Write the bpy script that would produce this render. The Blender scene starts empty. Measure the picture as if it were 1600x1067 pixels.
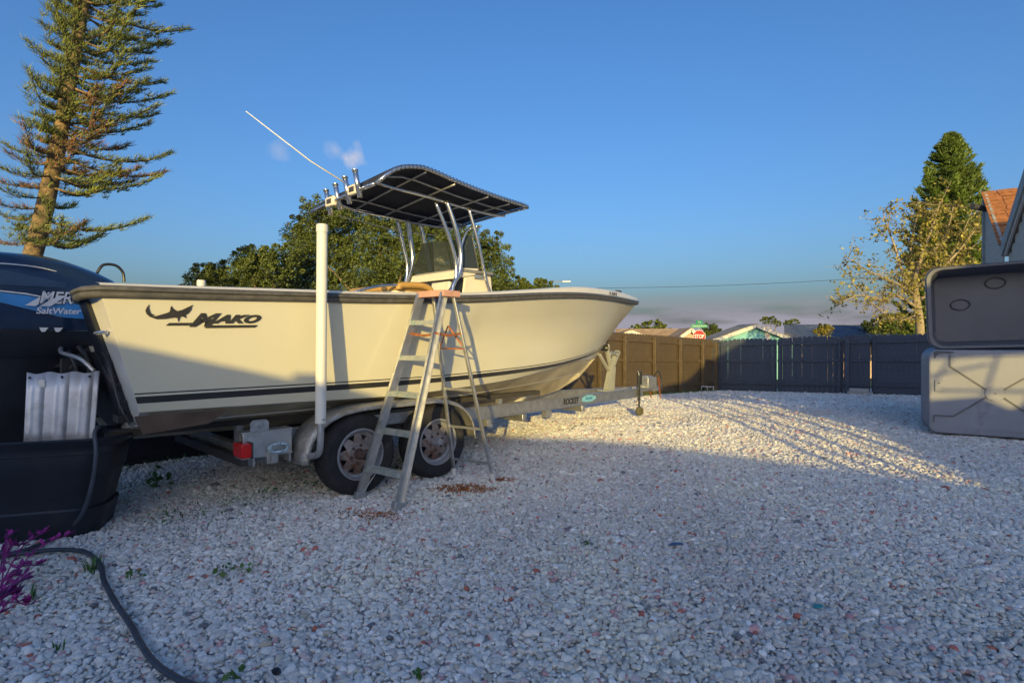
import bpy, math, random
import numpy as np
from mathutils import Vector, Matrix, noise
random.seed(7); rng = np.random.default_rng(7)
S = bpy.context.scene; COL = S.collection
F, Y0, H = 884.0, 532.2, 1.323           # focal length (px of a 1600 px frame), horizon row, eye height

# ---------------------------------------------------------------- camera, sky, sun, exposure
cam = bpy.data.objects.new('camera', bpy.data.cameras.new('camera')); COL.objects.link(cam)
cam.location = (0, 0, H); cam.rotation_euler = (math.radians(90), 0, 0)
cam.data.sensor_width = 36; cam.data.lens = 36*F/1600; cam.data.shift_y = -(533.5-Y0)/1600
cam.data.clip_end = 3000; cam.data.clip_start = .05; S.camera = cam
SUN_EL, SUN_AZ = 8.3, math.atan2(-.0565, -.998)      # azimuth measured from +Y towards +X
sd = Vector((math.sin(SUN_AZ)*math.cos(math.radians(SUN_EL)), math.cos(SUN_AZ)*math.cos(math.radians(SUN_EL)), math.sin(math.radians(SUN_EL))))
sun = bpy.data.objects.new('sun', bpy.data.lights.new('sun', 'SUN')); COL.objects.link(sun)
sun.data.energy = 2.1; sun.data.color = (1, .75, .24); sun.data.angle = math.radians(.45)
sun.rotation_euler = (-sd).to_track_quat('-Z', 'Y').to_euler(); sun.location = (1, -8, 12)
W = bpy.data.worlds.new('World'); S.world = W; W.use_nodes = True
nt = W.node_tree; nt.nodes.clear(); N = nt.nodes.new; L = nt.links.new
out = N('ShaderNodeOutputWorld'); bg = N('ShaderNodeBackground'); L(bg.outputs[0], out.inputs[0])
sky = N('ShaderNodeTexSky'); sky.sky_type = 'NISHITA'; sky.sun_disc = False
sky.sun_elevation = math.radians(SUN_EL); sky.sun_rotation = SUN_AZ; sky.ozone_density = 3.3; sky.dust_density = 4.0; sky.air_density = 1.0
bg.inputs[1].default_value = .15
def wm(op, a, b=None, c=None, clamp=False):
    n = N('ShaderNodeMath'); n.operation = op; n.use_clamp = clamp
    for i, v in enumerate((a, b, c)):
        if v is None: continue
        if isinstance(v, (int, float)): n.inputs[i].default_value = v
        else: L(v, n.inputs[i])
    return n.outputs[0]
tc = N('ShaderNodeTexCoord'); sx = N('ShaderNodeSeparateXYZ'); L(tc.outputs['Generated'], sx.inputs[0])
mp = N('ShaderNodeMapping'); mp.inputs['Scale'].default_value = (5, 5, 30); L(tc.outputs['Generated'], mp.inputs[0])
nz = N('ShaderNodeTexNoise'); nz.inputs['Scale'].default_value = 1.0; nz.inputs['Detail'].default_value = 6; L(mp.outputs[0], nz.inputs['Vector'])
low = wm('SUBTRACT', 1.0, wm('DIVIDE', wm('SUBTRACT', sx.outputs[2], .035), .05), clamp=True)      # cloud bank hugging the horizon
bank = wm('MULTIPLY', low, wm('MULTIPLY', wm('SUBTRACT', nz.outputs[0], .30), 5.0, clamp=True), clamp=True)
def puff(px, py, r, st):
    v = Vector(((px-800)/F, 1, (Y0-py)/F)).normalized()
    d = N('ShaderNodeVectorMath'); d.operation = 'DISTANCE'; L(tc.outputs['Generated'], d.inputs[0]); d.inputs[1].default_value = v
    n2 = N('ShaderNodeTexNoise'); n2.inputs['Scale'].default_value = 34; n2.inputs['Detail'].default_value = 4; L(tc.outputs['Generated'], n2.inputs['Vector'])
    q = wm('ADD', wm('DIVIDE', d.outputs['Value'], r), wm('MULTIPLY', wm('SUBTRACT', n2.outputs[0], .5), 2.4))
    return wm('MULTIPLY', wm('SUBTRACT', 1.0, q, clamp=True), st)
pf = wm('ADD', wm('ADD', puff(552, 245, .022, .8), puff(525, 235, .018, .45)), puff(437, 234, .018, .28), clamp=True)
hs = N('ShaderNodeHueSaturation'); hs.inputs['Hue'].default_value = .5; hs.inputs['Saturation'].default_value = 1.1; L(sky.outputs[0], hs.inputs['Color'])
tint = N('ShaderNodeMix'); tint.data_type = 'RGBA'; tint.blend_type = 'MULTIPLY'; tint.inputs[0].default_value = 1
tint.inputs[7].default_value = (.66, .69, .80, 1); L(hs.outputs[0], tint.inputs[6])
m1 = N('ShaderNodeMix'); m1.data_type = 'RGBA'; L(bank, m1.inputs[0]); L(tint.outputs[2], m1.inputs[6]); m1.inputs[7].default_value = (1.02, .98, 1.16, 1)
m2 = N('ShaderNodeMix'); m2.data_type = 'RGBA'; L(pf, m2.inputs[0]); L(m1.outputs[2], m2.inputs[6]); m2.inputs[7].default_value = (1.7, 1.75, 2.1, 1)
L(m2.outputs[2], bg.inputs[0])
S.view_settings.view_transform = 'Standard'; S.view_settings.look = 'None'; S.view_settings.gamma = 1
S.view_settings.use_curve_mapping = False; S.view_settings.exposure = 1.2
S.cycles.max_bounces = 6; S.cycles.diffuse_bounces = 3; S.cycles.use_denoising = True

# ---------------------------------------------------------------- helpers
def mat(name, col, rough=.6, metal=0., var=.12, scale=6., bump=0., bscale=60., dirt=None, dscale=3., damt=.5, spec=.5, leaf=0., coat=0.):
    m = bpy.data.materials.new(name); m.use_nodes = True; t = m.node_tree; b = t.nodes['Principled BSDF']
    nw, lk = t.nodes.new, t.links.new
    b.inputs['Roughness'].default_value = rough; b.inputs['Metallic'].default_value = metal
    b.inputs['Specular IOR Level'].default_value = spec; b.inputs['Coat Weight'].default_value = coat
    c = nw('ShaderNodeTexCoord'); n = nw('ShaderNodeTexNoise'); n.inputs['Scale'].default_value = scale; n.inputs['Detail'].default_value = 5
    lk(c.outputs['Object'], n.inputs['Vector'])
    r = nw('ShaderNodeValToRGB'); r.color_ramp.elements[0].position = .3; r.color_ramp.elements[1].position = .7
    r.color_ramp.elements[0].color = [x*(1-var) for x in col]+[1]; r.color_ramp.elements[1].color = [min(1, x*(1+var)) for x in col]+[1]
    lk(n.outputs[0], r.inputs[0]); o = r.outputs[0]
    if leaf:
        g = nw('ShaderNodeNewGeometry'); x = nw('ShaderNodeMix'); x.data_type = 'RGBA'; x.blend_type = 'MULTIPLY'; x.inputs[0].default_value = 1
        rr = nw('ShaderNodeValToRGB'); e = rr.color_ramp.elements
        e[0].color = (1-leaf, 1-leaf, 1-leaf, 1); e[1].color = (1+leaf*1.3, 1+leaf, 1+leaf*.4, 1)
        lk(g.outputs['Random Per Island'], rr.inputs[0]); lk(o, x.inputs[6]); lk(rr.outputs[0], x.inputs[7]); o = x.outputs[2]
    if dirt:
        n2 = nw('ShaderNodeTexNoise'); n2.inputs['Scale'].default_value = dscale; n2.inputs['Detail'].default_value = 8; n2.inputs['Roughness'].default_value = .65
        lk(c.outputs['Object'], n2.inputs['Vector']); r2 = nw('ShaderNodeValToRGB')
        r2.color_ramp.elements[0].position = 1-damt; r2.color_ramp.elements[1].position = min(1, 1.2-damt)
        x = nw('ShaderNodeMix'); x.data_type = 'RGBA'; lk(n2.outputs[0], r2.inputs[0]); lk(r2.outputs[0], x.inputs[0]); lk(o, x.inputs[6]); x.inputs[7].default_value = (*dirt, 1); o = x.outputs[2]
    lk(o, b.inputs['Base Color'])
    if bump:
        n3 = nw('ShaderNodeTexNoise'); n3.inputs['Scale'].default_value = bscale; n3.inputs['Detail'].default_value = 4; lk(c.outputs['Object'], n3.inputs['Vector'])
        bb = nw('ShaderNodeBump'); bb.inputs['Strength'].default_value = bump; bb.inputs['Distance'].default_value = .01
        lk(n3.outputs[0], bb.inputs['Height']); lk(bb.outputs[0], b.inputs['Normal'])
    return m
class MB:
    def __init__(s): s.v = []; s.f = []
    def add(s, v, f):
        o = len(s.v); s.v += [tuple(p) for p in v]; s.f += [tuple(i+o for i in q) for q in f]; return s
    def box(s, c, d, R=None):
        v = [Vector(((i&1)-.5, ((i>>1)&1)-.5, ((i>>2)&1)-.5)) for i in range(8)]
        v = [Vector((p.x*d[0], p.y*d[1], p.z*d[2])) for p in v]
        if R is not None: v = [R @ p for p in v]
        return s.add([p+Vector(c) for p in v], [(0,2,3,1),(4,5,7,6),(0,1,5,4),(2,6,7,3),(0,4,6,2),(1,3,7,5)])
    def bar(s, a, b, w, h, up=(0,0,1)):
        a, b = Vector(a), Vector(b); d = b-a; x = d.normalized(); y = Vector(up).cross(x)
        if y.length < 1e-5: y = Vector((0,1,0)).cross(x)
        y.normalize(); z = x.cross(y); R = Matrix((x, y, z)).transposed()
        return s.box((a+b)/2, (d.length, w, h), R)
    def tube(s, pts, r, n=8, cap=True):
        pts = [Vector(p) for p in pts]; k = len(pts); rs = r if isinstance(r, (list, tuple)) else [r]*k
        v = []; t0 = (pts[1]-pts[0]).normalized(); u = t0.orthogonal().normalized()
        for i, p in enumerate(pts):
            t = (pts[min(i+1, k-1)]-pts[max(i-1, 0)]).normalized(); u = (u-t*u.dot(t)).normalized(); w = t.cross(u)
            v += [p+(u*math.cos(2*math.pi*j/n)+w*math.sin(2*math.pi*j/n))*rs[i] for j in range(n)]
        f = [(i*n+j, i*n+(j+1)%n, (i+1)*n+(j+1)%n, (i+1)*n+j) for i in range(k-1) for j in range(n)]
        if cap: f += [tuple(range(n-1, -1, -1)), tuple(range((k-1)*n, k*n))]
        return s.add(v, f)
    def lathe(s, prof, c, axis, n=32):
        ax = Vector(axis).normalized(); u = ax.orthogonal().normalized(); w = ax.cross(u); c = Vector(c); k = len(prof)
        v = [c+ax*h+(u*math.cos(2*math.pi*j/n)+w*math.sin(2*math.pi*j/n))*r for h, r in prof for j in range(n)]
        return s.add(v, [(i*n+j, i*n+(j+1)%n, (i+1)*n+(j+1)%n, (i+1)*n+j) for i in range(k-1) for j in range(n)])
    def prism(s, poly, o, ux, uy, th):
        o, ux, uy = Vector(o), Vector(ux), Vector(uy); nn = ux.cross(uy).normalized()*th; k = len(poly)
        a = [o+ux*p[0]+uy*p[1] for p in poly]; v = a+[p+nn for p in a]
        return s.add(v, [tuple(range(k-1, -1, -1)), tuple(range(k, 2*k))]+[(i, (i+1)%k, (i+1)%k+k, i+k) for i in range(k)])
    def grid(s, rows, closed=False):
        m, n = len(rows), len(rows[0]); v = [p for r in rows for p in r]
        return s.add(v, [(i*n+j, i*n+(j+1)%n, (i+1)*n+(j+1)%n, (i+1)*n+j) for i in range(m-1) for j in range(n if closed else n-1)])
    def mesh(s, name, m, smooth=False, bevel=0):
        me = bpy.data.meshes.new(name); me.from_pydata([tuple(p) for p in s.v], [], s.f); me.materials.append(m)
        if smooth: me.shade_smooth()
        return me
    def build(s, name, m, parent=None, smooth=False, bevel=0, auto=None, solid=0, label=None):
        o = bpy.data.objects.new(name, s.mesh(name, m, smooth or auto is not None)); COL.objects.link(o); o.parent = parent
        if auto is not None: o.data.set_sharp_from_angle(angle=math.radians(auto))
        if solid: q = o.modifiers.new('solid', 'SOLIDIFY'); q.thickness = solid; q.offset = -1
        if bevel: q = o.modifiers.new('bevel', 'BEVEL'); q.width = bevel; q.segments = 2; q.limit_method = 'ANGLE'; o.data.shade_smooth(); o.data.set_sharp_from_angle(angle=math.radians(35))
        if label: o['label'] = label
        return o
def tag(o, label=None, cat=None, group=None, kind=None):
    for k, v in (('label', label), ('category', cat), ('group', group), ('kind', kind)):
        if v: o[k] = v
    return o
def empty(name, loc=(0,0,0), rz=0, **k):
    o = bpy.data.objects.new(name, None); o.empty_display_size = .1; COL.objects.link(o); o.location = loc; o.rotation_euler = (0, 0, rz); return tag(o, **k)
def text(name, s, size, m, parent, o, ux, uy, th=.002, shear=0., bold=0., align='LEFT', xs=1.):
    c = bpy.data.curves.new('t', 'FONT'); c.body = s; c.size = size; c.shear = shear; c.offset = bold; c.align_x = align; c.extrude = th/2; c.resolution_u = 3
    t = bpy.data.objects.new('t', c); COL.objects.link(t); dg = bpy.context.evaluated_depsgraph_get(); dg.update()
    me = bpy.data.meshes.new_from_object(t.evaluated_get(dg)); bpy.data.objects.remove(t)
    ux, uy = Vector(ux).normalized(), Vector(uy).normalized(); uz = ux.cross(uy)
    M = Matrix.Translation(Vector(o)) @ Matrix((ux, uy, uz)).transposed().to_4x4() @ Matrix.Diagonal((xs, 1, 1, 1))
    me.transform(M); me.materials.clear(); me.materials.append(m)
    ob = bpy.data.objects.new(name, me); COL.objects.link(ob); ob.parent = parent; return ob
def lerp(tab, x):
    xs = [a for a, b in tab]; i = 0
    if x <= xs[0]: return tab[0][1]
    if x >= xs[-1]: return tab[-1][1]
    while xs[i+1] < x: i += 1
    def sl(j):
        if j <= 0 or j >= len(tab)-1:
            j = min(max(j, 0), len(tab)-2); return (tab[j+1][1]-tab[j][1])/(tab[j+1][0]-tab[j][0])
        return (tab[j+1][1]-tab[j-1][1])/(tab[j+1][0]-tab[j-1][0])
    h = xs[i+1]-xs[i]; t = (x-xs[i])/h; a, b = tab[i][1], tab[i+1][1]
    return (2*t**3-3*t*t+1)*a+(t**3-2*t*t+t)*h*sl(i)+(-2*t**3+3*t*t)*b+(t**3-t*t)*h*sl(i+1)
def curve(pts, n=6):
    pts = [Vector(p) for p in pts]; r = []
    for i in range(len(pts)-1):
        p0, p1, p2, p3 = pts[max(i-1,0)], pts[i], pts[i+1], pts[min(i+2, len(pts)-1)]
        for k in range(n):
            t = k/n; r.append(.5*((2*p1)+(p2-p0)*t+(2*p0-5*p1+4*p2-p3)*t*t+(3*p1-p0-3*p2+p3)*t**3))
    return r+[pts[-1]]
def gz(y, x=0.):      # the yard is flat near the camera and falls gently beyond ten metres
    d = max(0., y-9.0); return -.047*(d*d/(d+2.2)) if d < 60 else -.047*(60*60/62.2)
def und(x, y):        # small heaps in the loose stone
    a = .020*noise.noise((x*.55, y*.55, 3.1))+.012*noise.noise((x*1.7, y*1.7, 9.2))
    d = 4.3 if y > 9 else 1.; fall = 1 if y < 14 else max(0, 1-(y-14)/4)
    return a*(1+1.6*max(0, min(1, (y-6)/4)))*fall
def at(px, py, Y): return Vector(((px-800)*Y/F, Y, H-(py-Y0)*Y/F))
def onground(px, py):
    Y = F*H/(py-Y0)
    for _ in range(30): Y = (H-gz(Y))*F/(py-Y0)
    return Vector(((px-800)*Y/F, Y, gz(Y)))
TH = .767; SN, CS = math.sin(TH), math.cos(TH); BO = (-2.132, 5.646); RZ = math.atan2(CS, SN)
def bw(x, y, z=0): return Vector((BO[0]+SN*x-CS*y, BO[1]+CS*x+SN*y, z))

# ---------------------------------------------------------------- materials
gel = mat('gelcoat', (.68, .64, .49), .16, var=.03, scale=1.5, dirt=(.66, .61, .47), dscale=1.0, damt=.40)
gelw = mat('gelcoat_white', (.72, .69, .62), .3, var=.03)
bottom = mat('stained_bottom', (.56, .48, .32), .4, var=.25, scale=2.5, dirt=(.36, .29, .17), dscale=2.2, damt=.45)
black = mat('black_vinyl', (.025, .026, .028), .3, var=.2)
rub = mat('rubber_rail', (.10, .095, .085), .42, var=.25, scale=20, spec=.5)
rubber = mat('tyre_rubber', (.022, .022, .024), .78, var=.25, scale=14, bump=.3, bscale=90, dirt=(.07, .065, .06), dscale=6, damt=.4)
alu = mat('aluminium', (.55, .55, .54), .42, metal=.85, var=.14, scale=12, bump=.12, bscale=120, dirt=(.33, .32, .29), dscale=7, damt=.45)
alub = mat('bright_aluminium', (.62, .62, .62), .3, metal=.9, var=.08, scale=9)
galv = mat('galvanised_steel', (.42, .43, .44), .5, metal=.7, var=.2, scale=25, dirt=(.22, .17, .12), dscale=9, damt=.4)
tread = mat('tread_plate', (.50, .49, .46), .4, metal=.75, var=.15, scale=14, bump=1., bscale=70, dirt=(.33, .27, .2), dscale=5, damt=.5)
pipe = mat('polished_tube', (.70, .70, .70), .2, metal=.95, var=.06)
canvas = mat('navy_canvas', (.018, .022, .04), .85, var=.2, scale=5, bump=.3, bscale=200)
pvc = mat('white_pvc', (.74, .72, .66), .42, var=.04, dirt=(.50, .47, .40), dscale=5, damt=.38)
navy = mat('motor_navy', (.014, .028, .065), .14, var=.15, coat=.6)
navym = mat('motor_matte_black', (.014, .017, .024), .5, var=.3, bump=.1)
decal = mat('silver_decal', (.72, .72, .74), .4, metal=.0, var=.03)
bluedec = mat('blue_decal', (.05, .24, .55), .3, var=.15)
charc = mat('charcoal_decal', (.045, .043, .04), .35, var=.2, scale=30)
redl = mat('red_lens', (.55, .012, .01), .2, var=.1)
redm = mat('rust_red', (.30, .06, .03), .7, var=.35, scale=40)
darkp = mat('black_plastic', (.016, .019, .028), .42, var=.2, scale=4, bump=.15, bscale=30, dirt=(.035, .033, .036), dscale=3, damt=.42)
greyd = mat('dark_grey_plastic', (.10, .108, .135), .5, var=.1, scale=2, bump=.12, bscale=80, dirt=(.13, .13, .14), dscale=2.5, damt=.40)
greyp = mat('grey_plastic', (.26, .27, .31), .55, var=.08, scale=2, bump=.12, bscale=80, dirt=(.13, .13, .14), dscale=2.5, damt=.42)
pickm = mat('picket_brown', (.115, .084, .050), .42, var=.22, scale=9, bump=.4, bscale=40, dirt=(.060, .047, .03), dscale=4, damt=.45)
concr = mat('concrete', (.42, .41, .39), .9, var=.15, scale=20, bump=.4)
amber = mat('tan_vinyl', (.52, .30, .08), .5, var=.1)
cream = mat('cream_fibreglass', (.78, .72, .58), .3, var=.04)
fadedp = mat('faded_pink_plastic', (.60, .33, .24), .7, var=.15, scale=12)
stepm = mat('worn_step', (.47, .50, .47), .5, metal=.5, var=.2, scale=18, dirt=(.10, .33, .42), dscale=16, damt=.48)
glass = bpy.data.materials.new('tinted_acrylic'); glass.use_nodes = True
gb = glass.node_tree.nodes['Principled BSDF']; gb.inputs['Base Color'].default_value = (.05, .065, .075, 1); gb.inputs['Roughness'].default_value = .06; gb.inputs['Alpha'].default_value = .62
hosem = mat('hose', (.055, .065, .085), .45, var=.25, scale=12)
oakm = mat('oak_leaf', (.078, .112, .028), .55, var=.35, scale=1.2, leaf=.65)
pinem = mat('pine_needle', (.15, .19, .045), .6, var=.4, scale=1.5, leaf=.55)
pined = mat('pine_needle_dark', (.095, .155, .032), .55, var=.35, scale=1.0, leaf=.5)
pineb = mat('dry_needle', (.24, .12, .07), .8, var=.3, leaf=.4)
sparse = mat('sparse_leaf', (.21, .20, .045), .55, var=.4, scale=1.5, leaf=.6)
bark = mat('bark', (.22, .16, .10), .9, var=.35, scale=8, bump=1., bscale=22)
barkl = mat('pale_bark', (.34, .27, .17), .9, var=.25, scale=8, bump=.8, bscale=22)
barkp = mat('pine_bark', (.22, .15, .08), .9, var=.55, scale=16, bump=1., bscale=30, dirt=(.06, .06, .025), dscale=6, damt=.52)
grassm = mat('weed', (.06, .15, .03), .55, var=.3, leaf=.4)
purp = mat('purple_leaf', (.24, .02, .19), .45, var=.35, scale=30, leaf=.5)
leafbr = mat('dead_needles', (.34, .14, .05), .85, var=.4, scale=30, leaf=.5)

# ---------------------------------------------------------------- ground sheet
def ground():
    xs = np.concatenate([np.linspace(-600, -30, 14), np.linspace(-26, -13, 8), np.arange(-12, 16.01, .22), np.linspace(18, 32, 8), np.linspace(40, 600, 14)])
    ys = np.concatenate([np.linspace(-300, -20, 12), np.linspace(-16, -1, 9), np.arange(0, 22.01, .22), np.linspace(24, 60, 14), np.linspace(70, 1400, 16)])
    mb = MB(); mb.grid([[(x, y, gz(y)+und(x, y)-.012) for x in xs] for y in ys])
    m = bpy.data.materials.new('gravel_bed'); m.use_nodes = True; t = m.node_tree; b = t.nodes['Principled BSDF']; nw, lk = t.nodes.new, t.links.new
    b.inputs['Roughness'].default_value = .9
    c = nw('ShaderNodeTexCoord'); vo = nw('ShaderNodeTexVoronoi'); vo.inputs['Scale'].default_value = 34; lk(c.outputs['Object'], vo.inputs['Vector'])
    r = nw('ShaderNodeValToRGB'); r.color_ramp.elements[0].color = (.42, .41, .39, 1); r.color_ramp.elements[1].color = (.72, .69, .64, 1)
    bwn = nw('ShaderNodeSeparateColor'); lk(vo.outputs['Color'], bwn.inputs[0]); lk(bwn.outputs[0], r.inputs[0])
    mx = nw('ShaderNodeMix'); mx.data_type = 'RGBA'; sp = nw('ShaderNodeSeparateXYZ'); lk(c.outputs['Object'], sp.inputs[0])
    mr = nw('ShaderNodeMapRange'); mr.inputs['From Min'].default_value = 21.0; mr.inputs['From Max'].default_value = 22.5; lk(sp.outputs[1], mr.inputs[0])
    lk(mr.outputs[0], mx.inputs[0]); lk(r.outputs[0], mx.inputs[6]); mx.inputs[7].default_value = (.06, .09, .03, 1); lk(mx.outputs[2], b.inputs['Base Color'])
    bb = nw('ShaderNodeBump'); bb.inputs['Strength'].default_value = .8; bb.inputs['Distance'].default_value = .012; bb.invert = True
    lk(vo.outputs['Distance'], bb.inputs['Height']); lk(bb.outputs[0], b.inputs['Normal'])
    o = mb.build('ground', m, smooth=True); tag(o, kind='structure')
ground()

def gravel():
    import bmesh
    protos = []
    m = bpy.data.materials.new('stone'); m.use_nodes = True; t = m.node_tree; b = t.nodes['Principled BSDF']; nw, lk = t.nodes.new, t.links.new
    b.inputs['Roughness'].default_value = .75
    a = nw('ShaderNodeAttribute'); a.attribute_type = 'INSTANCER'; a.attribute_name = 'tint'
    c = nw('ShaderNodeTexCoord'); n = nw('ShaderNodeTexNoise'); n.inputs['Scale'].default_value = 2.2; n.inputs['Detail'].default_value = 3; lk(c.outputs['Object'], n.inputs['Vector'])
    mr = nw('ShaderNodeMapRange'); mr.inputs['To Min'].default_value = .72; mr.inputs['To Max'].default_value = 1.28; lk(n.outputs[0], mr.inputs[0])
    mx = nw('ShaderNodeVectorMath'); mx.operation = 'SCALE'; lk(a.outputs['Vector'], mx.inputs[0]); lk(mr.outputs[0], mx.inputs['Scale']); lk(mx.outputs[0], b.inputs['Base Color'])
    r2 = random.Random(3)
    pc = bpy.data.collections.new('stone_shapes')
    for k in range(10):
        bm = bmesh.new(); bmesh.ops.create_icosphere(bm, subdivisions=2, radius=1)
        pl = [(Vector((r2.gauss(0,1), r2.gauss(0,1), r2.gauss(0,1))).normalized(), r2.uniform(.55, .85)) for _ in range(9)]
        for v in bm.verts:
            p = v.co.copy()
            for nn, d in pl:
                e = p.dot(nn)-d
                if e > 0: p -= nn*e*.85
            p *= 1+.12*noise.noise(p*1.8+Vector((k*7, 0, 0))); v.co = p*1.18
        me = bpy.data.meshes.new('stone'); bm.to_mesh(me); bm.free(); me.shade_smooth(); me.set_sharp_from_angle(angle=math.radians(38)); me.materials.append(m)
        o = bpy.data.objects.new('stone', me); pc.objects.link(o); protos.append(o)
    P = []
    for y0, y1, sp in ((1.7, 5.0, .0205), (5.0, 8.0, .024), (8.0, 12.5, .030), (12.5, 19.5, .042)):
        ys = np.arange(y0, y1, sp); 
        for y in ys:
            hw = .93*y+.9; x = np.arange(-hw, hw, sp); x = x[(x > -7.5)]
            q = np.stack([x, np.full_like(x, y), np.full_like(x, sp)], 1); P.append(q)
    P = np.concatenate(P); n_ = len(P)
    P[:, 0] += rng.uniform(-.55, .55, n_)*P[:, 2]; P[:, 1] += rng.uniform(-.55, .55, n_)*P[:, 2]
    # keep inside the fences
    lx = (P[:,0]-BO[0])*SN+(P[:,1]-BO[1])*CS; ly = -(P[:,0]-BO[0])*CS+(P[:,1]-BO[1])*SN
    bl = (P[:,0]-7.09)*3.6+(P[:,1]-19.81)*4.64
    ok = (ly < 3.1) & (bl < -.25); P = P[ok]; n_ = len(P)
    sz = np.clip(rng.lognormal(0, .33, n_), .5, 2.3)*.0113*np.clip(P[:,2]/.0205, 1, 2.0)
    z = np.array([gz(y)+und(x, y) for x, y in P[:, :2]])-.006+rng.uniform(-.004, .008, n_)
    co = np.stack([P[:,0], P[:,1], z], 1).astype(np.float32)
    g = rng.normal(.70, .09, n_).clip(.38, .9)
    tint = np.stack([g*1.02, g*.975, g*.90, np.ones(n_)], 1)
    lf = np.array([noise.noise((x*.35, y*.35, 21.)) for x, y in P[:, :2]]); lf2 = np.array([noise.noise((x*1.1, y*1.1, 5.)) for x, y in P[:, :2]])
    tint[:, :3] *= (1+.16*lf+.10*lf2)[:, None]; tint[:, 2] *= 1-.10*np.clip(lf2, 0, 1)
    u = rng.random(n_)
    def setc(mask, c, j=.15): 
        k = mask.sum(); tint[mask, :3] = np.array(c)*(1+rng.uniform(-j, j, (k, 1)))
    setc((u < .05), (.70, .56, .52)); setc((u >= .05) & (u < .07), (.62, .34, .33)); setc((u >= .07) & (u < .0762), (.52, .17, .12))
    setc((u >= .0785) & (u < .115), (.58, .52, .42)); setc((u >= .115) & (u < .13), (.20, .20, .22)); setc((u >= .13) & (u < .17), (.88, .86, .82))
    me = bpy.data.meshes.new('gravel'); me.vertices.add(n_); me.vertices.foreach_set('co', co.ravel())
    def attr(nm, ty, arr, key):
        at_ = me.attributes.new(nm, ty, 'POINT'); at_.data.foreach_set(key, np.ascontiguousarray(arr).ravel())
    attr('tint', 'FLOAT_COLOR', tint.astype(np.float32), 'color')
    rot = np.stack([rng.normal(0, .33, n_), rng.normal(0, .33, n_), rng.uniform(0, 6.28, n_)], 1)
    scl = np.stack([sz*rng.uniform(.85, 1.45, n_), sz*rng.uniform(.8, 1.05, n_), sz*rng.uniform(.5, .85, n_)], 1)
    attr('rot', 'FLOAT_VECTOR', rot.astype(np.float32), 'vector'); attr('scl', 'FLOAT_VECTOR', scl.astype(np.float32), 'vector')
    attr('idx', 'INT', rng.integers(0, 10, n_).astype(np.int32), 'value')
    o = bpy.data.objects.new('gravel', me); COL.objects.link(o)
    tag(o, 'loose pale grey crushed stone with scattered pink and red chips covering the yard', 'gravel', kind='stuff')
    ng = bpy.data.node_groups.new('scatter', 'GeometryNodeTree'); ng.interface.new_socket('Geometry', in_out='INPUT', socket_type='NodeSocketGeometry'); ng.interface.new_socket('Geometry', in_out='OUTPUT', socket_type='NodeSocketGeometry')
    gi, go = ng.nodes.new('NodeGroupInput'), ng.nodes.new('NodeGroupOutput'); iop = ng.nodes.new('GeometryNodeInstanceOnPoints'); ci = ng.nodes.new('GeometryNodeCollectionInfo')
    ci.inputs['Collection'].default_value = pc; ci.inputs['Separate Children'].default_value = True; ci.inputs['Reset Children'].default_value = True
    def na(nm, ty):
        q = ng.nodes.new('GeometryNodeInputNamedAttribute'); q.data_type = ty; q.inputs[0].default_value = nm; return [s for s in q.outputs if s.enabled][0]
    lk = ng.links.new; lk(gi.outputs[0], iop.inputs['Points']); lk(ci.outputs[0], iop.inputs['Instance']); iop.inputs['Pick Instance'].default_value = True
    lk(na('idx', 'INT'), iop.inputs['Instance Index']); lk(na('scl', 'FLOAT_VECTOR'), iop.inputs['Scale'])
    lk(na('rot', 'FLOAT_VECTOR'), iop.inputs['Rotation']); lk(iop.outputs[0], go.inputs[0])
    md = o.modifiers.new('scatter', 'NODES'); md.node_group = ng
    print('stones', n_)
gravel()

# ---------------------------------------------------------------- fences and gates
def picket_mesh(w=.1395, h=1.74, th=.016, m=None):
    mb = MB(); a = [(-w/2, 0), (w/2, 0), (w/2, h-.045), (w*.26, h), (-w*.26, h), (-w/2, h-.045)]
    mb.prism(a, (0, th/2, 0), (1,0,0), (0,0,1), th); return mb.mesh('picket', m or pickm)
pickshade = mat('shaded_picket', (.058, .072, .104), .5, var=.18, scale=9, bump=.3, bscale=40, dirt=(.040, .046, .058), dscale=4, damt=.45)  # same brown boards, with the navy shade put into their base colour
PK = {}; FM = [pickm]
def picket(parent, x, z, h):
    k = (round(h, 2), FM[0].name)
    if k not in PK: PK[k] = picket_mesh(h=k[0], m=FM[0])
    o = bpy.data.objects.new('picket', PK[k]); COL.objects.link(o); o.parent = parent; PK['n'] = PK.get('n', 0)+1; o.location = (x, random.uniform(-.003, .003), z); o.rotation_euler = (0, random.uniform(-.004, .004), 0)
def fence_run(root, a, b, gza, gzb, h, arch=0., rails=(.28, 1.02, 1.58), post_at=(), side=-1, pw=.146):
    """pickets, rails and posts along local x from a to b; z follows the ground"""
    n = max(1, math.ceil((b-a)/pw)); st = (b-a)/n
    for i in range(n):
        x = a+st*(i+.5); t = (x-a)/(b-a); z = gza+(gzb-gza)*t
        picket(root, x, z+.02, h+arch*(1-(2*t-1)**2))
    for r in rails:
        MB().bar((a, side*.035, gza+r), (b, side*.035, gzb+r), .04, .085).build('rail', FM[0], root, bevel=.004)
    for x in post_at:
        t = (x-a)/(b-a); z = gza+(gzb-gza)*t
        MB().box((x, side*.105, z+(h-.06)/2-.1), (.125, .095, h-.06+.2)).build('post', FM[0], root, bevel=.006)
fz = empty('wooden_fence', bw(0, 3.19, 0), RZ, label='brown wooden picket fence with square posts running behind the boat to the corner', cat='fence')
px_ = [-4.6, -3.0, -1.4, .2, 1.8, 3.4, 5.0, 6.6, 8.2, 9.6, 10.77, 12.36, 13.94, 15.5, 16.5]
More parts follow.
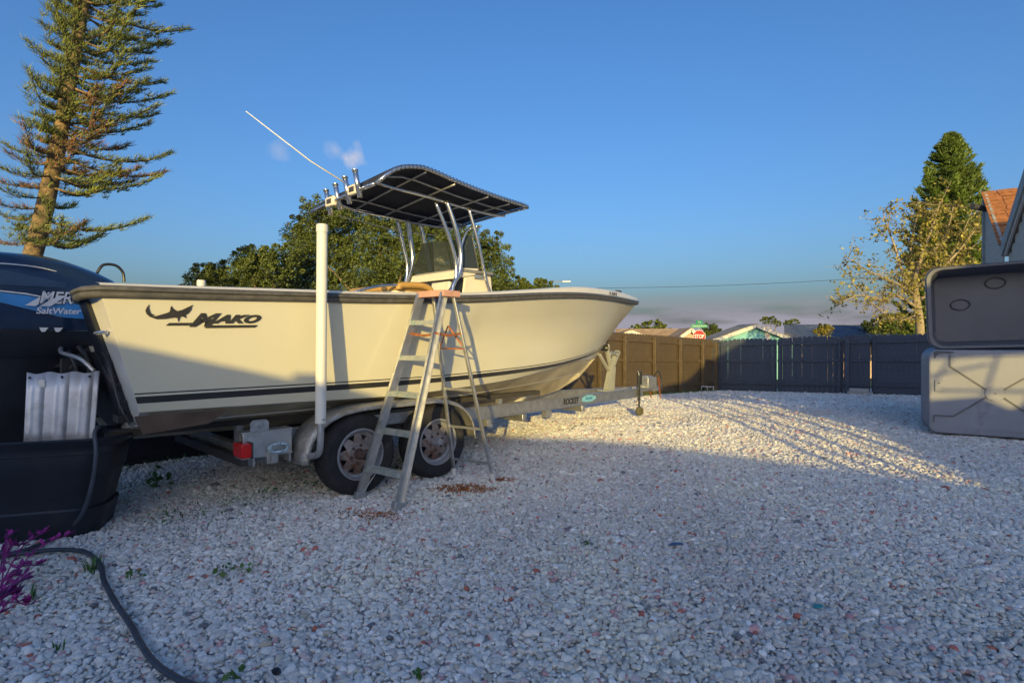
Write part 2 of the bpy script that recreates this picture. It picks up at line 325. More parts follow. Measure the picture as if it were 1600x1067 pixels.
for i in range(len(px_)-1):
    a, b = px_[i], px_[i+1]; fence_run(fz, a, b, gz(bw(a, 3.19).y), gz(bw(b, 3.19).y), 1.76, post_at=(b,) if i < len(px_)-1 else ())
fd = Vector((11.73-7.09, 16.2-19.81, 0)).normalized(); fa = math.atan2(fd.y, fd.x)
FM[0] = pickshade
def bpx(px):      # distance along the back fence line for an image column
    t = (px-800)/F; return (t*19.81-7.09)/(fd.x-t*fd.y)
def back(name, p0, p1, label, cat, h, arch=0, posts=(), **k):
    a, b = bpx(p0), bpx(p1); o = Vector((7.09, 19.81, 0))+fd*a; r = empty(name, (o.x, o.y, 0), fa, label=label, cat=cat)
    g0, g1 = gz(o.y), gz((o+fd*(b-a)).y); fence_run(r, 0, b-a, g0, g1, h, arch, post_at=posts, **k); return r, b-a, g0, g1
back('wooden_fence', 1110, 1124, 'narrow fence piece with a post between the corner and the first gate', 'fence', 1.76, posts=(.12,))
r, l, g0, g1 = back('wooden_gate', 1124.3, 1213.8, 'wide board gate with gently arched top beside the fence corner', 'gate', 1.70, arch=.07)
for x in (.1, l-.08): MB().box((x, -.075, (g0+g1)/2+.86), (.06, .03, 1.6)).build('stile', pickshade, r)
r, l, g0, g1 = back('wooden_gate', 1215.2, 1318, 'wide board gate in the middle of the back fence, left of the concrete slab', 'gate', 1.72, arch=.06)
for x in (.08, l-.1): MB().box((x, -.075, (g0+g1)/2+.86), (.06, .03, 1.6)).build('stile', pickshade, r)
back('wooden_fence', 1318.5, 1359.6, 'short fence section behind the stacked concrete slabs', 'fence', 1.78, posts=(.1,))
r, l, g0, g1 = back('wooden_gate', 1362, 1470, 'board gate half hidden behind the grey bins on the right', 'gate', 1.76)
MB().box((.08, -.075, (g0+g1)/2+.88), (.06, .03, 1.64)).build('stile', pickshade, r)
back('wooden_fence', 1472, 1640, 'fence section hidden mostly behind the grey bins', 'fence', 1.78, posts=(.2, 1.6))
# cinder block and slabs
c0 = onground(1103, 612); mb = MB(); bl = empty('cinder_block', (c0.x, c0.y-.15, c0.z+.0), -.35, label='hollow concrete block lying on its side at the fence corner', cat='block')
for x in (-.19, 0, .19): mb.box((x, 0, .1), (.03, .19, .2))
for z in (.015, .185): mb.box((0, 0, z), (.352, .188, .028))
mb.build('block_body', concr, bl, bevel=.004)
c0 = onground(1342, 617)
for i in range(2):
    o = MB().box((0, 0, .05), (.62-.14*i, .3, .09)).build('concrete_slab', concr, bevel=.006); o.location = (c0.x-.03*i, c0.y-.05, c0.z+.01+.092*i); o.rotation_euler = (0, 0, fa+.05*i)
    tag(o, ['long pale concrete slab lying at the foot of the short fence section', 'smaller pale concrete slab lying on top of the long one'][i], 'slab')

# ---------------------------------------------------------------- trees
def add_leaves(name, pts, size, m, parent, flat=.0, aspect=.55):
    """one small folded leaf (two triangles) per point"""
    n = len(pts); pts = np.asarray(pts, float); d = rng.normal(0, 1, (n, 3)); d /= np.linalg.norm(d, axis=1)[:, None]
    e = rng.normal(0, 1, (n, 3)); e[:, 2] += flat; e -= d*(e*d).sum(1)[:, None]; e /= np.linalg.norm(e, axis=1)[:, None]
    s = size*rng.uniform(.6, 1.4, (n, 1)); w = s*aspect
    q = np.cross(d, e)
    v = np.stack([pts-d*s*.5, pts+e*w*.5+q*w*.15, pts+d*s*.5, pts-e*w*.5+q*w*.15], 1).reshape(-1, 3)
    me = bpy.data.meshes.new(name); me.vertices.add(4*n); me.vertices.foreach_set('co', v.astype(np.float32).ravel())
    me.loops.add(4*n); me.polygons.add(n); me.loops.foreach_set('vertex_index', np.arange(4*n, dtype=np.int32)); me.polygons.foreach_set('loop_start', np.arange(0, 4*n, 4, dtype=np.int32))
    me.update(calc_edges=True); me.materials.append(m); o = bpy.data.objects.new(name, me); COL.objects.link(o); o.parent = parent; return o
def clump_pts(c, r, n, sq=(1, 1, .8)):
    d = rng.normal(0, 1, (n, 3)); d /= np.linalg.norm(d, axis=1)[:, None]
    k = np.array([1+.35*noise.noise(Vector(x)*1.6+Vector(c)) for x in d])[:, None]
    return np.array(c)+d*(rng.random((n, 1))**.45)*k*r*np.array(sq)
def oak(label, Y, base, clumps, dens=1., leaf=.075, group='oak trees beyond the fence', m=None, name='oak_tree'):
    b = at(base, 560, Y); z0 = gz(Y); root = empty(name, (b.x, Y, z0), 0, label=label, cat='tree'); 
    if group: root['group'] = group
    pts = []; tips = []
    for px, py, rp in clumps:
        r = rp*Y/F; c = at(px, py, Y+random.uniform(-.8, .8)*min(r*1.2, 2)); c.x -= b.x; c.y -= Y; c.z -= z0; tips.append((c.copy(), r))
        n = int(dens*r*r*2900/(leaf/.085)**2); pts.append(clump_pts(c, r*.95, n))
        for _ in range(9):   # ragged sprays on the outline
            a = random.uniform(0, 6.28); e = random.uniform(-.2, 1.4); d = Vector((math.cos(a)*math.cos(e), math.sin(a)*math.cos(e), math.sin(e)))
            pts.append(clump_pts(c+d*r*random.uniform(.85, 1.1), r*random.uniform(.14, .3), int(dens*110)))
    add_leaves('crown', np.concatenate(pts), leaf, m or oakm, root)
    mb = MB(); top = sum((c for c, r in tips), Vector())/len(tips); j = Vector((top.x*.3, 0, max(.9, top.z*.45)))
    mb.tube(curve([(0,0,-.2), (.05,.02,j.z*.5), j], 4), [.22-.008*i for i in range(9)], 8)
    for c, r in tips[::max(1, len(tips)//9)]:
        mid = (j+c)/2+Vector((random.uniform(-.3,.3), random.uniform(-.2,.2), .15)); mb.tube(curve([j, mid, c], 4), [.11-.011*i for i in range(9)], 6)
    mb.build('trunk', bark, root, smooth=True); return root
def fill(poly_top, y_bot, r, jit=.35):     # clumps under an outline given in image columns
    out_ = []
    x = poly_top[0][0]
    while x <= poly_top[-1][0]:
        t = lerp(poly_top, x) if False else np.interp(x, [p[0] for p in poly_top], [p[1] for p in poly_top]); y = t+r
        while y < y_bot: out_.append((x+random.uniform(-jit, jit)*r, y+random.uniform(-jit, jit)*r*.5, r*random.uniform(.8, 1.15))); y += r*1.0
        x += r*.9
    return out_
oak('broad dark oak crown behind the middle of the boat, tallest of the row', 21, 600, fill([(470, 330), (488, 302), (520, 315), (560, 318), (620, 322), (700, 330), (770, 358), (788, 395)], 540, 29))
oak('rounded oak left of the tall one, behind the stern of the boat', 19, 390, fill([(305, 415), (335, 402), (385, 382), (430, 388), (462, 372)], 560, 24))
oak('low leafy tree right of the tall oak, peeking over the bow rail', 24, 830, fill([(792, 428), (815, 436), (845, 438), (872, 441)], 540, 17), leaf=.1)
oak('low scrubby tree at the left end of the oak row above the stern', 18, 250, fill([(200, 470), (250, 465), (294, 445)], 560, 20))
oak('bushy tree behind the brown roofed house', 52, 1022, fill([(992, 512), (1005, 504), (1030, 502), (1050, 512)], 535, 10), leaf=.22, dens=.4, group='trees behind the far houses')
oak('bushy tree just right of the stop sign', 46, 1118, fill([(1100, 512), (1114, 506), (1128, 516)], 540, 9), leaf=.2, dens=.5, group='trees behind the far houses')
oak('small treetop above the ridge of the turquoise house', 60, 1203, [(1196, 503, 7), (1206, 502, 7), (1214, 507, 6)], leaf=.2, dens=.5, group='trees behind the far houses')
oak('small treetop right of the turquoise house ridge', 60, 1236, [(1230, 507, 6), (1242, 506, 7)], leaf=.2, dens=.5, group='trees behind the far houses')
oak('dense green bush above the grey roof by the pale trunk', 38, 1395, fill([(1360, 505), (1378, 490), (1410, 488), (1440, 494), (1480, 490)], 540, 13), leaf=.16, dens=.6, group='trees behind the far houses')
oak('yellow green shrub in front of the grey shingle roof', 34, 1287, [(1280, 520, 9), (1293, 518, 9), (1287, 514, 8)], leaf=.14, dens=.8, group='trees behind the far houses', m=sparse)

def needle_tree(name, label, trunk, rad, whorls, ndl, wm_, dry=None, group=None, blades=9, blen=.16, bwid=.02):
    """trunk: list of world points; whorls: (t along trunk, azimuth, length, rise, dry flag)"""
    base = Vector(trunk[0]); root = empty(name, base, 0, label=label, cat='tree')
    path = curve([Vector(p)-base for p in trunk], 8); n = len(path)
    MB().tube(path, [rad[0]+(rad[1]-rad[0])*i/(n-1) for i in range(n)], 12).build('trunk', wm_, root, smooth=True)
    limb = MB(); V = []; VD = []
    for t, az, ln, rise, isdry in whorls:
        k = min(n-1, t*(n-1)); i = int(k); p = path[i].lerp(path[min(i+1, n-1)], k-i)
        h = Vector((math.cos(az), math.sin(az), 0)); q = Vector((-h.y, h.x, 0)); pts = []
        for s_ in range(9):
            u = s_/8; pts.append(p+h*ln*u+Vector((0,0,1))*(ln*(-.16*math.sin(u*2.6)+rise*u*u))+q*ln*.05*math.sin(u*5+az*3))
        limb.tube(pts, [max(.006, .016*ln*(1-.8*s_/8)) for s_ in range(9)], 5, cap=False)
        m_ = int(8+ln*15); 
        for j in range(m_):
            u = .22+.78*j/m_; a = pts[min(7, int(u*8))].lerp(pts[min(8, int(u*8)+1)], u*8-int(u*8)); w = (1-u)*.30*ln+.07
            tips_ = [a] if j % 2 else [a+q*w*random.uniform(-1, 1)*1.1]
            for tp in tips_:
                for _ in range(blades):
                    d = Vector((random.gauss(0,.55), random.gauss(0,.55), random.uniform(.2, 1.1)))+h*.7; d.normalize()
                    s2 = blen*random.uniform(.6, 1.3); side = d.cross(Vector((random.random(), random.random(), random.random()))).normalized()*bwid
                    st = tp+Vector((random.gauss(0,.03), random.gauss(0,.03), random.gauss(0,.015))); tgt = VD if (isdry and random.random() < .6) else V
                    tgt.append((st-side, st+side, st+d*s2+side*.35, st+d*s2-side*.35))
    limb.build('branches', wm_, root, smooth=True)['kind'] = 'stuff'
    for nm, vv, mm in (('crown', V, ndl), ('dry_needles', VD, dry)):
        if not vv: continue
        a = np.array([[tuple(x) for x in q] for q in vv], np.float32).reshape(-1, 3); k = len(vv); me = bpy.data.meshes.new(nm)
        me.vertices.add(4*k); me.vertices.foreach_set('co', a.ravel()); me.loops.add(4*k); me.polygons.add(k)
        me.loops.foreach_set('vertex_index', np.arange(4*k, dtype=np.int32)); me.polygons.foreach_set('loop_start', np.arange(0, 4*k, 4, dtype=np.int32)); me.update(calc_edges=True)
        me.materials.append(mm); o = bpy.data.objects.new(nm, me); COL.objects.link(o); o.parent = root
    return root
# tall leaning pine on the left
PY = 13.
tr = [at(8, 600, PY)-Vector((0,0,.3)), at(20, 500, PY), at(55, 385, PY), at(82, 270, PY), at(105, 150, PY), at(128, 20, PY), at(150, -110, PY), at(168, -230, PY)]
wh = []
for i in range(33):
    t = .30+.68*i/33; py = 374-(i/33)*594
    for k in range(7):
        az = 2*math.pi*(k+random.random()*.8)/7+i*.6; c = math.cos(az)
        right = 1.88 if py > -60 else 2.1-(-60-py)*.006; left = .28 if py < 230 else (1.5 if py > 290 else .8)
        ln = (right*max(0, c)+left*max(0, -c)+.95*abs(math.sin(az)))*random.uniform(.68, 1.12)
        if c < 0: ln = min(ln, left*1.15/max(.25, -c))
        else: ln = min(ln, right*1.04/max(.3, c))
        if py > 235 and random.random() < .42: continue
        if py > 215 and random.random() < .15: continue
        wh.append((t, az, max(.35, min(ln, 2.7)), random.uniform(.10, .24), py > 60 and random.random() < (.35 if py > 200 else .12)))
needle_tree('pine_tree', 'tall leaning pine with swept layered branches and thick bare trunk behind the motor', tr, (.225, .08), wh, pinem, barkp, dry=pineb, blades=11, blen=.15, bwid=.0085)
# dense conical pine on the right
PY = 28.
tr = [at(1480, 620, PY), at(1481, 450, PY), at(1483, 320, PY), at(1485, 212, PY)]; wh = []
for i in range(34):
    t = .12+.87*i/33; w = np.interp(1-t, [0, .07, .22, .36, .55, .88], [.05, .45, 1.15, 1.6, 2.0, 2.3])
    for k in range(9):
        az = 2*math.pi*(k+random.random())/9+i; wh.append((t, az, w*random.uniform(.75, 1.1), random.uniform(.30, .42), False))
needle_tree('pine_tree', 'dense dark green conical pine standing behind the twisted bare tree', tr, (.22, .04), wh, pined, bark, blades=10, blen=.20, bwid=.028)
# sparse twisted tree in front of it
def sparse_tree():
    Y = 22.; base = at(1437, 640, Y); root = empty('bare_tree', base, 0, label='twisted pale barked tree with thin sparse leaves behind the back fence', cat='tree')
    mb = MB(); leaves = []
    def W_(px, py, dy=0): return at(px, py, Y+dy)-base
    mains = [([(1437, 640), (1438, 520), (1432, 470), (1428, 440)], .17, .12), ([(1432, 480, 0), (1400, 462, -.3), (1378, 470, -.6), (1340, 462, -1), (1308, 478, -1.2)], .06, .015),
             ([(1430, 450, 0), (1410, 425, .2), (1398, 385, .3), (1385, 350, .4), (1380, 332, .4)], .06, .012), ([(1430, 460, 0), (1395, 440, -.8), (1360, 425, -1.2), (1320, 400, -1.4)], .05, .012),
             ([(1428, 442, 0), (1440, 400, -.3), (1455, 360, -.5), (1468, 320, -.6)], .09, .014), ([(1432, 450, 0), (1465, 425, -.6), (1500, 390, -.9), (1530, 350, -1.1)], .08, .014),
             ([(1434, 470, 0), (1470, 450, -.5), (1505, 432, -.8), (1532, 420, -1)], .07, .014), ([(1428, 442, 0), (1422, 400, .3), (1430, 350, .5), (1440, 325, .5)], .06, .012),
             ([(1434, 490, 0), (1405, 500, -.4), (1370, 480, -.7), (1330, 440, -.8)], .045, .01), ([(1455, 400, 0), (1480, 360, 0), (1490, 320, 0)], .05, .012), ([(1440, 430, 0), (1485, 400, -.2), (1515, 340, -.4)], .05, .012)]
    for pts, r0, r1 in mains:
        c = curve([W_(*p) for p in pts], 5); n = len(c); mb.tube(c, [r0+(r1-r0)*i/(n-1) for i in range(n)], 7)
        if r0 > .1: continue
        for i in range(3, n):
            for _ in range(2):
                d = Vector((random.gauss(0, 1), random.gauss(0, .8), random.gauss(.3, .8))).normalized(); ln = random.uniform(.35, 1.0)
                e = c[i]+d*ln; m_ = c[i]+d*ln*.5+Vector((0, 0, random.uniform(-.1, .12))); tw = curve([c[i], m_, e], 3); mb.tube(tw, [.014, .012, .01, .009, .008, .006, .005], 4, cap=False)
                for _ in range(4):
                    q = random.choice(tw[2:]); f = q+Vector((random.gauss(0,.2), random.gauss(0,.2), random.gauss(0,.18))); mb.tube([q, f], [.006, .003], 3, cap=False)
                    for _ in range(random.randint(3, 10) if c[i].x > -.9 else random.randint(0, 6)): leaves.append(tuple(q.lerp(f, random.uniform(.3, 1.1))+Vector((random.gauss(0,.05), random.gauss(0,.05), random.gauss(0,.05)))))
    mb.build('trunk', barkl, root, smooth=True); add_leaves('crown', leaves, .12, sparse, root, aspect=.6)
sparse_tree()

# ---------------------------------------------------------------- houses beyond the fence, signs, wire
shing = mat('brown_shingle', (.46, .31, .18), .9, var=.25, scale=2, bump=.5, bscale=8)
shing2 = mat('grey_shingle', (.34, .30, .24), .9, var=.25, scale=2, bump=.5, bscale=8)
shingshade = mat('shaded_shingle', (.055, .085, .13), .9, var=.35, scale=1, bump=.5, bscale=8)  # grey shingle with its blue shade put into the colour
wallp = mat('pink_stucco', (.55, .40, .34), .85, var=.06); wallt = mat('turquoise_stucco', (.24, .55, .60), .85, var=.1); trim = mat('white_trim', (.70, .66, .60), .6, var=.06)
def gable(root, pL, pR, pk, py_e, py_p, Y, depth, wm_, rm, right=None):
    """gable end facing the camera, roof running back; columns in image pixels at depth Y"""
    a, b, c = at(pL, py_e, Y), at(pR, py_e, Y), at(pk, py_p, Y); z0 = gz(Y)
    MB().add([(a.x,Y,z0), (b.x,Y,z0), (b.x,Y,b.z), (c.x,Y,c.z), (a.x,Y,a.z), (a.x,Y+depth,z0), (b.x,Y+depth,z0), (b.x,Y+depth,b.z), (c.x,Y+depth,c.z), (a.x,Y+depth,a.z)],
             [(0,1,2,3,4), (9,8,7,6,5), (0,4,9,5), (1,6,7,2)]).build('wall', wm_, root)
    for s_, e in ((-1, a), (1, b)):
        d = (Vector((e.x, 0, e.z))-Vector((c.x, 0, c.z))); e2 = Vector((c.x, 0, c.z))+d*1.12; up = Vector((0, 0, .12))
        q = [Vector((c.x, Y-.35, c.z+.02)), Vector((e2.x, Y-.35, e2.z+.02)), Vector((e2.x, Y+depth, e2.z+.02)), Vector((c.x, Y+depth, c.z+.02))]
        MB().add(q+[p+up for p in q], [(0,1,2,3), (7,6,5,4), (0,4,5,1), (1,5,6,2), (2,6,7,3), (3,7,4,0)]).build('roof', rm, root)
        MB().bar((c.x, Y-.40, c.z-.02), (e2.x, Y-.40, e2.z-.02), .05, .22).build('rake_board', trim, root)
h = empty('house', (at(1015, 500, 42).x, 42, gz(42)), 0, label='low pink stucco house with brown shingle roof left of the stop sign', cat='house')
def rel(o, parent):
    o.parent = parent; o.matrix_parent_inverse = Matrix.Translation(-parent.location); return o
def adopt(root, fn):
    before = set(COL.objects); fn()
    for o in set(COL.objects)-before:
        if o.parent is None: o.location = o.location-root.location; o.parent = root
adopt(h, lambda: gable(None, 950, 1018, 985, 531, 518, 42, 2.5, wallp, shing))
adopt(h, lambda: gable(None, 1052, 1098, 1078, 533, 515, 40, 2.5, wallp, shing))
def longroof(px0, px1, py0, py1, Y0_, Y1_, m):
    a, b = at(px0, py0, Y0_), at(px1, py0, Y0_); c, d = at(px1, py1, Y1_), at(px0, py1, Y1_); u = Vector((0,0,.1))
    MB().add([a, b, c, d, a+u, b+u, c+u, d+u], [(0,1,2,3), (7,6,5,4), (0,4,5,1), (1,5,6,2), (2,6,7,3), (3,7,4,0)]).build('roof', m)
adopt(h, lambda: longroof(962, 1078, 534, 515.5, 43.5, 46, shing))
h2 = empty('house', (at(1175, 500, 38).x, 38, gz(38)), 0, label='turquoise house with white gable trim beyond the gates', cat='house')
adopt(h2, lambda: gable(None, 1108, 1243, 1178, 534, 509, 38, 2.5, wallt, shing2))
adopt(h2, lambda: MB().box(at(1199, 530, 37.9), (.35, .06, 1.6)).build('corner_board', trim))
h3 = empty('house', (at(1330, 500, 36).x, 37, gz(37)), 0, label='long low grey roofed house right of the turquoise one', cat='house')
adopt(h3, lambda: longroof(1225, 1440, 534, 509, 41, 45, shing2))
adopt(h3, lambda: longroof(1300, 1405, 533, 510, 36, 40.5, shingshade))  # shaded stretch of the grey roof, drawn as a darker plane
adopt(h3, lambda: MB().add([at(1225, 534, 42), at(1440, 534, 42), Vector((at(1440, 534, 42).x, 42, gz(42))), Vector((at(1225, 534, 42).x, 42, gz(42)))], [(0,1,2,3)]).build('wall', wallp, solid=.2))
# stop sign and street names
g = at(1092.5, 532, 34); ss = empty('stop_sign', (g.x, 34, gz(34)), 0, label='red octagonal stop sign reading STOP with green street name blades above', cat='sign')
signw = mat('sign_white', (.75, .75, .73), .4, var=.02); signr = mat('sign_red', (.50, .008, .015), .6, var=.05); signg = mat('sign_green', (.02, .28, .16), .4, var=.08)
zc = at(1092.5, 525.5, 34).z-gz(34); R_ = .40
MB().tube([(0, .05, 0), (0, .05, zc+.95)], .03, 8).build('post', galv, ss)
oc = lambda r: [(r*math.cos(math.pi/8+k*math.pi/4), r*math.sin(math.pi/8+k*math.pi/4)) for k in range(8)]
MB().prism(oc(R_), (0, 0, zc), (1,0,0), (0,0,1), .006).build('sign_face', signw, ss); MB().prism(oc(R_*.93), (0, -.007, zc), (1,0,0), (0,0,1), .006).build('red_field', signr, ss)
text('lettering', 'STOP', .33, signw, ss, (0, -.016, zc-.115), (1,0,0), (0,0,1), bold=.008, align='CENTER', xs=.72)
for zz, w, s_, a_ in ((zc+.62, .95, 'Ormond Ave N', 0), (zc+.85, .55, '79 St', .5)):
    R = Matrix.Rotation(a_, 3, 'Z'); MB().box((0, -.012, zz), (w, .012, .2), R).build('street_blade', signg, ss)
    ux = R @ Vector((1,0,0)); nn = R @ Vector((0,-1,0)); text('lettering', s_, .13 if w > .7 else .15, signw, ss, Vector((0, -.012, zz-.045))+nn*.012, ux, (0,0,1), align='CENTER', xs=.95)
# street lamp head and overhead wire
lp = at(884, 440, 45); sl = empty('street_lamp', (lp.x-1.6, 45, gz(45)), 0, label='small pale street lamp head showing above the bow rail', cat='street lamp')
MB().tube([(0,0,0), (0,0,lp.z-gz(45)-.1)], .08, 8).build('pole', galv, sl); MB().tube(curve([(0,0,lp.z-gz(45)-.2), (.7,0,lp.z-gz(45)), (1.4,0,lp.z-gz(45)-.02)], 4), .035, 6).build('arm', galv, sl)
MB().box((1.65, 0, lp.z-gz(45)-.02), (.65, .28, .12)).build('lamp_head', signw, sl, bevel=.03)
wire = MB().tube(curve([at(500, 462, 60), at(860, 452, 60), at(1100, 447, 60), at(1330, 436, 60), at(1700, 410, 60)], 5), .02, 5).build('power_line', black)
tag(wire, 'single dark overhead wire crossing the sky above the back fence', 'wire')
for px, py in ((500, 462), (1700, 410)):
    a = at(px, py, 60); up = MB().tube([(a.x, 60.1, gz(60)), (a.x, 60.1, a.z+.5)], .14, 8).build('utility_pole', bark)
    tag(up, 'wooden utility pole holding the '+('left' if px < 800 else 'right')+' end of the overhead wire', 'pole')

# house at the right edge
siding = mat('beige_siding', (.50, .46, .38), .7, var=.06, bump=.1); soff = mat('soffit', (.52, .47, .38), .8, var=.05); fasc = mat('weathered_fascia', (.34, .36, .35), .7, var=.2, scale=9)
tilem = mat('orange_shingle', (.42, .17, .06), .85, var=.3, scale=12, bump=.6, bscale=30); darkw = mat('downspout', (.06, .055, .06), .5)
def righthouse():
    E = Vector((8.25, 9.5, 2.9)); root = empty('house', (E.x, E.y, E.z), 0, label='beige sided house with orange shingle roof at the right edge', cat='house')
    dA = Vector((.54, .84, 0)); nA = Vector((.84, -.54, 0)); T = 1.92
    Rp = dA*T+Vector((0,0,1.33)); z0 = -E.z
    # gable side wall built of lap boards
    zb = z0; k = 0
    while zb < 1.2:
        zt = zb+.115; s0 = max(0., (zb+.06)/1.33*T) if zb > 0 else 0.
        a, b = dA*(s0+.02), dA*(T-.01)
        if s0 < T-.1: MB().prism([(0, 0), ((b-a).length, 0), ((b-a).length, .112), (0, .112)], a+Vector((0,0,zb))+nA*-.0, dA, (0, -.0, 1), .02).build('siding_board', siding, root)
        zb = zt; k += 1
    MB().box(dA*T+Vector((0,0,(z0+1.25)/2)), (.07, .07, 1.25-z0), Matrix.Rotation(math.atan2(dA.y, dA.x), 3, 'Z')).build('corner_board', fasc, root)
    MB().box(dA*(T+.08)+Vector((-.01,0,(z0+1.2)/2)), (.05, .05, 1.2-z0), Matrix.Rotation(math.atan2(dA.y, dA.x), 3, 'Z')).build('downspout', darkw, root)
    MB().tube([dA*1.75+Vector((.1,0,.95)), dA*1.75+Vector((-.35,-.1,1.0))], .055, 10).build('vent_pipe', darkw, root)
    MB().bar(Vector((0,0,-.05))-dA*.02, Rp+Vector((0,0,-.05)), .04, .13).build('rake_board', fasc, root)
    # roof plane of overlapping shingle courses
    rise = Rp.normalized(); ln = Rp.length; wd = 4.0; nn = rise.cross(nA)*-1
    if nn.z < 0: nn = -nn
    nc = 15
    for c in range(nc):
        s0 = ln*c/nc; x = -.06; r3 = random.Random(c)
        while x < wd:
            w = r3.uniform(.22, .36); a = rise*s0+nA*x+nn*(.028+r3.uniform(0, .01)); e = rise*(ln/nc*1.18); 
            MB().add([a, a+nA*(w-.012), a+nA*(w-.012)+e-nn*.022, a+e-nn*.022]+[p-nn*.012 for p in (a, a+nA*(w-.012), a+nA*(w-.012)+e-nn*.022, a+e-nn*.022)],
                     [(0,1,2,3), (7,6,5,4), (0,4,5,1), (1,5,6,2), (2,6,7,3), (3,7,4,0)]).build('shingle', tilem, root); x += w
    MB().add([Vector((0,0,0)), nA*wd, nA*wd+Rp, Rp], [(0,1,2,3)]).build('roof_deck', fasc, root, solid=.02)
    # the facing gable: rake board rising towards the camera, soffit and wall under it
    dB = -dA; up_ = Vector((0, 0, .46)); SL = 1.95; e1 = (dB+up_)*SL; n2 = dB.cross(up_)
    MB().prism([(0, -.16), (SL, -.16), (SL, .06), (0, .06)], Vector((0,0,0)), dB+up_, (0,0,1), .03).build('rake_board', fasc, root)
    MB().prism([(.1, -.215), (SL, -.215), (SL, -.165), (.1, -.165)], nA*.03, dB+up_, (0,0,1), .03).build('rake_trim', trim, root)
    q = [nA*.0+Vector((0,0,-.17)), e1+Vector((0,0,-.17)), e1+nA*.09+Vector((0,0,-.17)), nA*.09+Vector((0,0,-.17))]
    MB().add(q+[p+Vector((0,0,.02)) for p in q], [(3,2,1,0), (4,5,6,7), (0,1,5,4), (2,3,7,6), (1,2,6,5), (3,0,4,7)]).build('soffit', soff, root)
    a = nA*.075; zb = z0; k = 0
    while zb < .6:
        s0 = max(-.02, (zb+.30)/.46); 
        if s0 < SL-.05: MB().prism([(s0, 0), (SL-.03, 0), (SL-.03, .118), (s0, .118)], a+Vector((0,0,zb)), dB, (0,0,1), .02).build('siding_board', siding, root)
        zb += .12
    MB().prism([(-.02, z0), (SL, z0), (SL, SL*.46-.18), (-.02, -.18)], a+nA*.09, dB, (0,0,1), -.06).build('wall', soff, root)
    q = [Vector((0,0,.03)), e1+Vector((0,0,.03)), e1+nA*4+Vector((0,0,.03)), nA*4+Vector((0,0,.03))]
    MB().add(q+[p+Vector((0,0,.05)) for p in q], [(3,2,1,0), (4,5,6,7), (0,1,5,4), (2,3,7,6), (1,2,6,5), (3,0,4,7)]).build('roof', tilem, root)
    MB().bar(dB*SL+nA*.4+Vector((0,0,z0/2)), dB*SL+nA*4+Vector((0,0,z0/2)), .1, -z0).build('wall', siding, root)
righthouse()

# added unseen cutouts behind the camera, outlined to throw the shade and sun patches
bouncew = mat('bounce_white', (.78, .76, .74), .8, var=.05)  # white so the unseen walls bounce light onto the near gravel
def behind():
    Yb = -5.
    hb = empty('shade_wall', (0, Yb, 0), 0, label='unseen gable-shaped wall behind the camera, cut to shade the tub and stern', cat='shade_wall')
    MB().prism([(-14, 0), (-1.5, 0), (-1.5, 2.13), (-1.8, 2.30), (-2.1, 2.40), (-2.12, 2.46), (-2.27, 2.45), (-2.275, 2.40), (-3.35, 2.645), (-3.36, 2.99), (-3.62, 3.05), (-3.95, 3.22), (-4.3, 3.6), (-9, 3.6), (-14, 2.4)], (0, 0, 0), (1,0,0), (0,0,1), .2).build('wall', bouncew, hb)  # unseen; outline stepped to set the shade edge on hull and motor
    MB().box((-6.6, -2.0, 3.62), (4.8, 4.4, .06)).build('roof', shing, hb)
    fb = empty('low_shade_panel', (0, Yb, 0), 0, label='unseen low white panel behind the camera, added to shade the near gravel', cat='fence')
    MB().prism([(-1.5, 0), (4.5, 0), (4.5, 1.95), (3.72, 1.50), (2.95, 1.57), (2.2, 1.65), (1.37, 1.75), (.32, 1.84), (-.72, 1.88), (-1.1, 1.91), (-1.5, 2.1)], (0, 0, 0), (1,0,0), (0,0,1), .06).build('shade_panel', bouncew, fb)  # unseen; top edge follows where shade ends on the gravel
    h4 = empty('shade_gable', (0, Yb, 0), 0, label='unseen gable and slender posts behind the camera, added to cast streaks and sun patches', cat='shade_gable')
    MB().prism([(2.75, 2.70), (4.6, 2.66), (4.6, 2.96), (14, 2.96), (14, 5), (9, 6.2), (6.63, 4.89), (4.97, 3.91), (4.37, 3.45), (3.32, 3.15)], (0, 0, 0), (1,0,0), (0,0,1), .1).build('gable_cutout', bouncew, h4)  # unseen; slopes set the shade line across the back fence
    for x, w, x1 in ((2.86, .10, 2.84), (3.14, .07, 3.10), (3.38, .10, 3.46), (3.62, .06, 3.90), (3.90, .13, 4.05), (4.18, .08, 4.35)):
        MB().bar((x, 0, 0), (x1, 0, 2.72), w, w).build('post', trim, h4)  # added uprights that throw the dark streaks on the gravel
    w = MB(); w.prism([(4.5, 0), (14, 0), (14, 2.20), (6.6, 2.20), (6.3, 2.48), (5.9, 2.24), (5.62, 2.42), (5.1, 2.38), (4.95, 2.96), (4.6, 2.96), (4.45, 2.2)], (0, 0, 0), (1,0,0), (0,0,1), .1)  # notched so patches of sun reach the bins
    w.box((10.2, -.05, 2.6), (7.6, .1, .82)); w.build('wall', bouncew, h4)
    for a, b, r in (((5.05, 2.4), (5.35, 2.97), .09), ((5.62, 2.3), (5.78, 2.97), .16), ((6.02, 2.3), (6.22, 2.97), .07), ((4.95, 2.68), (5.7, 2.86), .05), ((5.2, 2.52), (6.4, 2.46), .07)):
        MB().bar((a[0], -.05, a[1]), (b[0], -.05, b[1]), .03, r, up=(0,1,0)).build('shade_bar', trim, h4)  # added bars that break up the sun on the bins
behind()

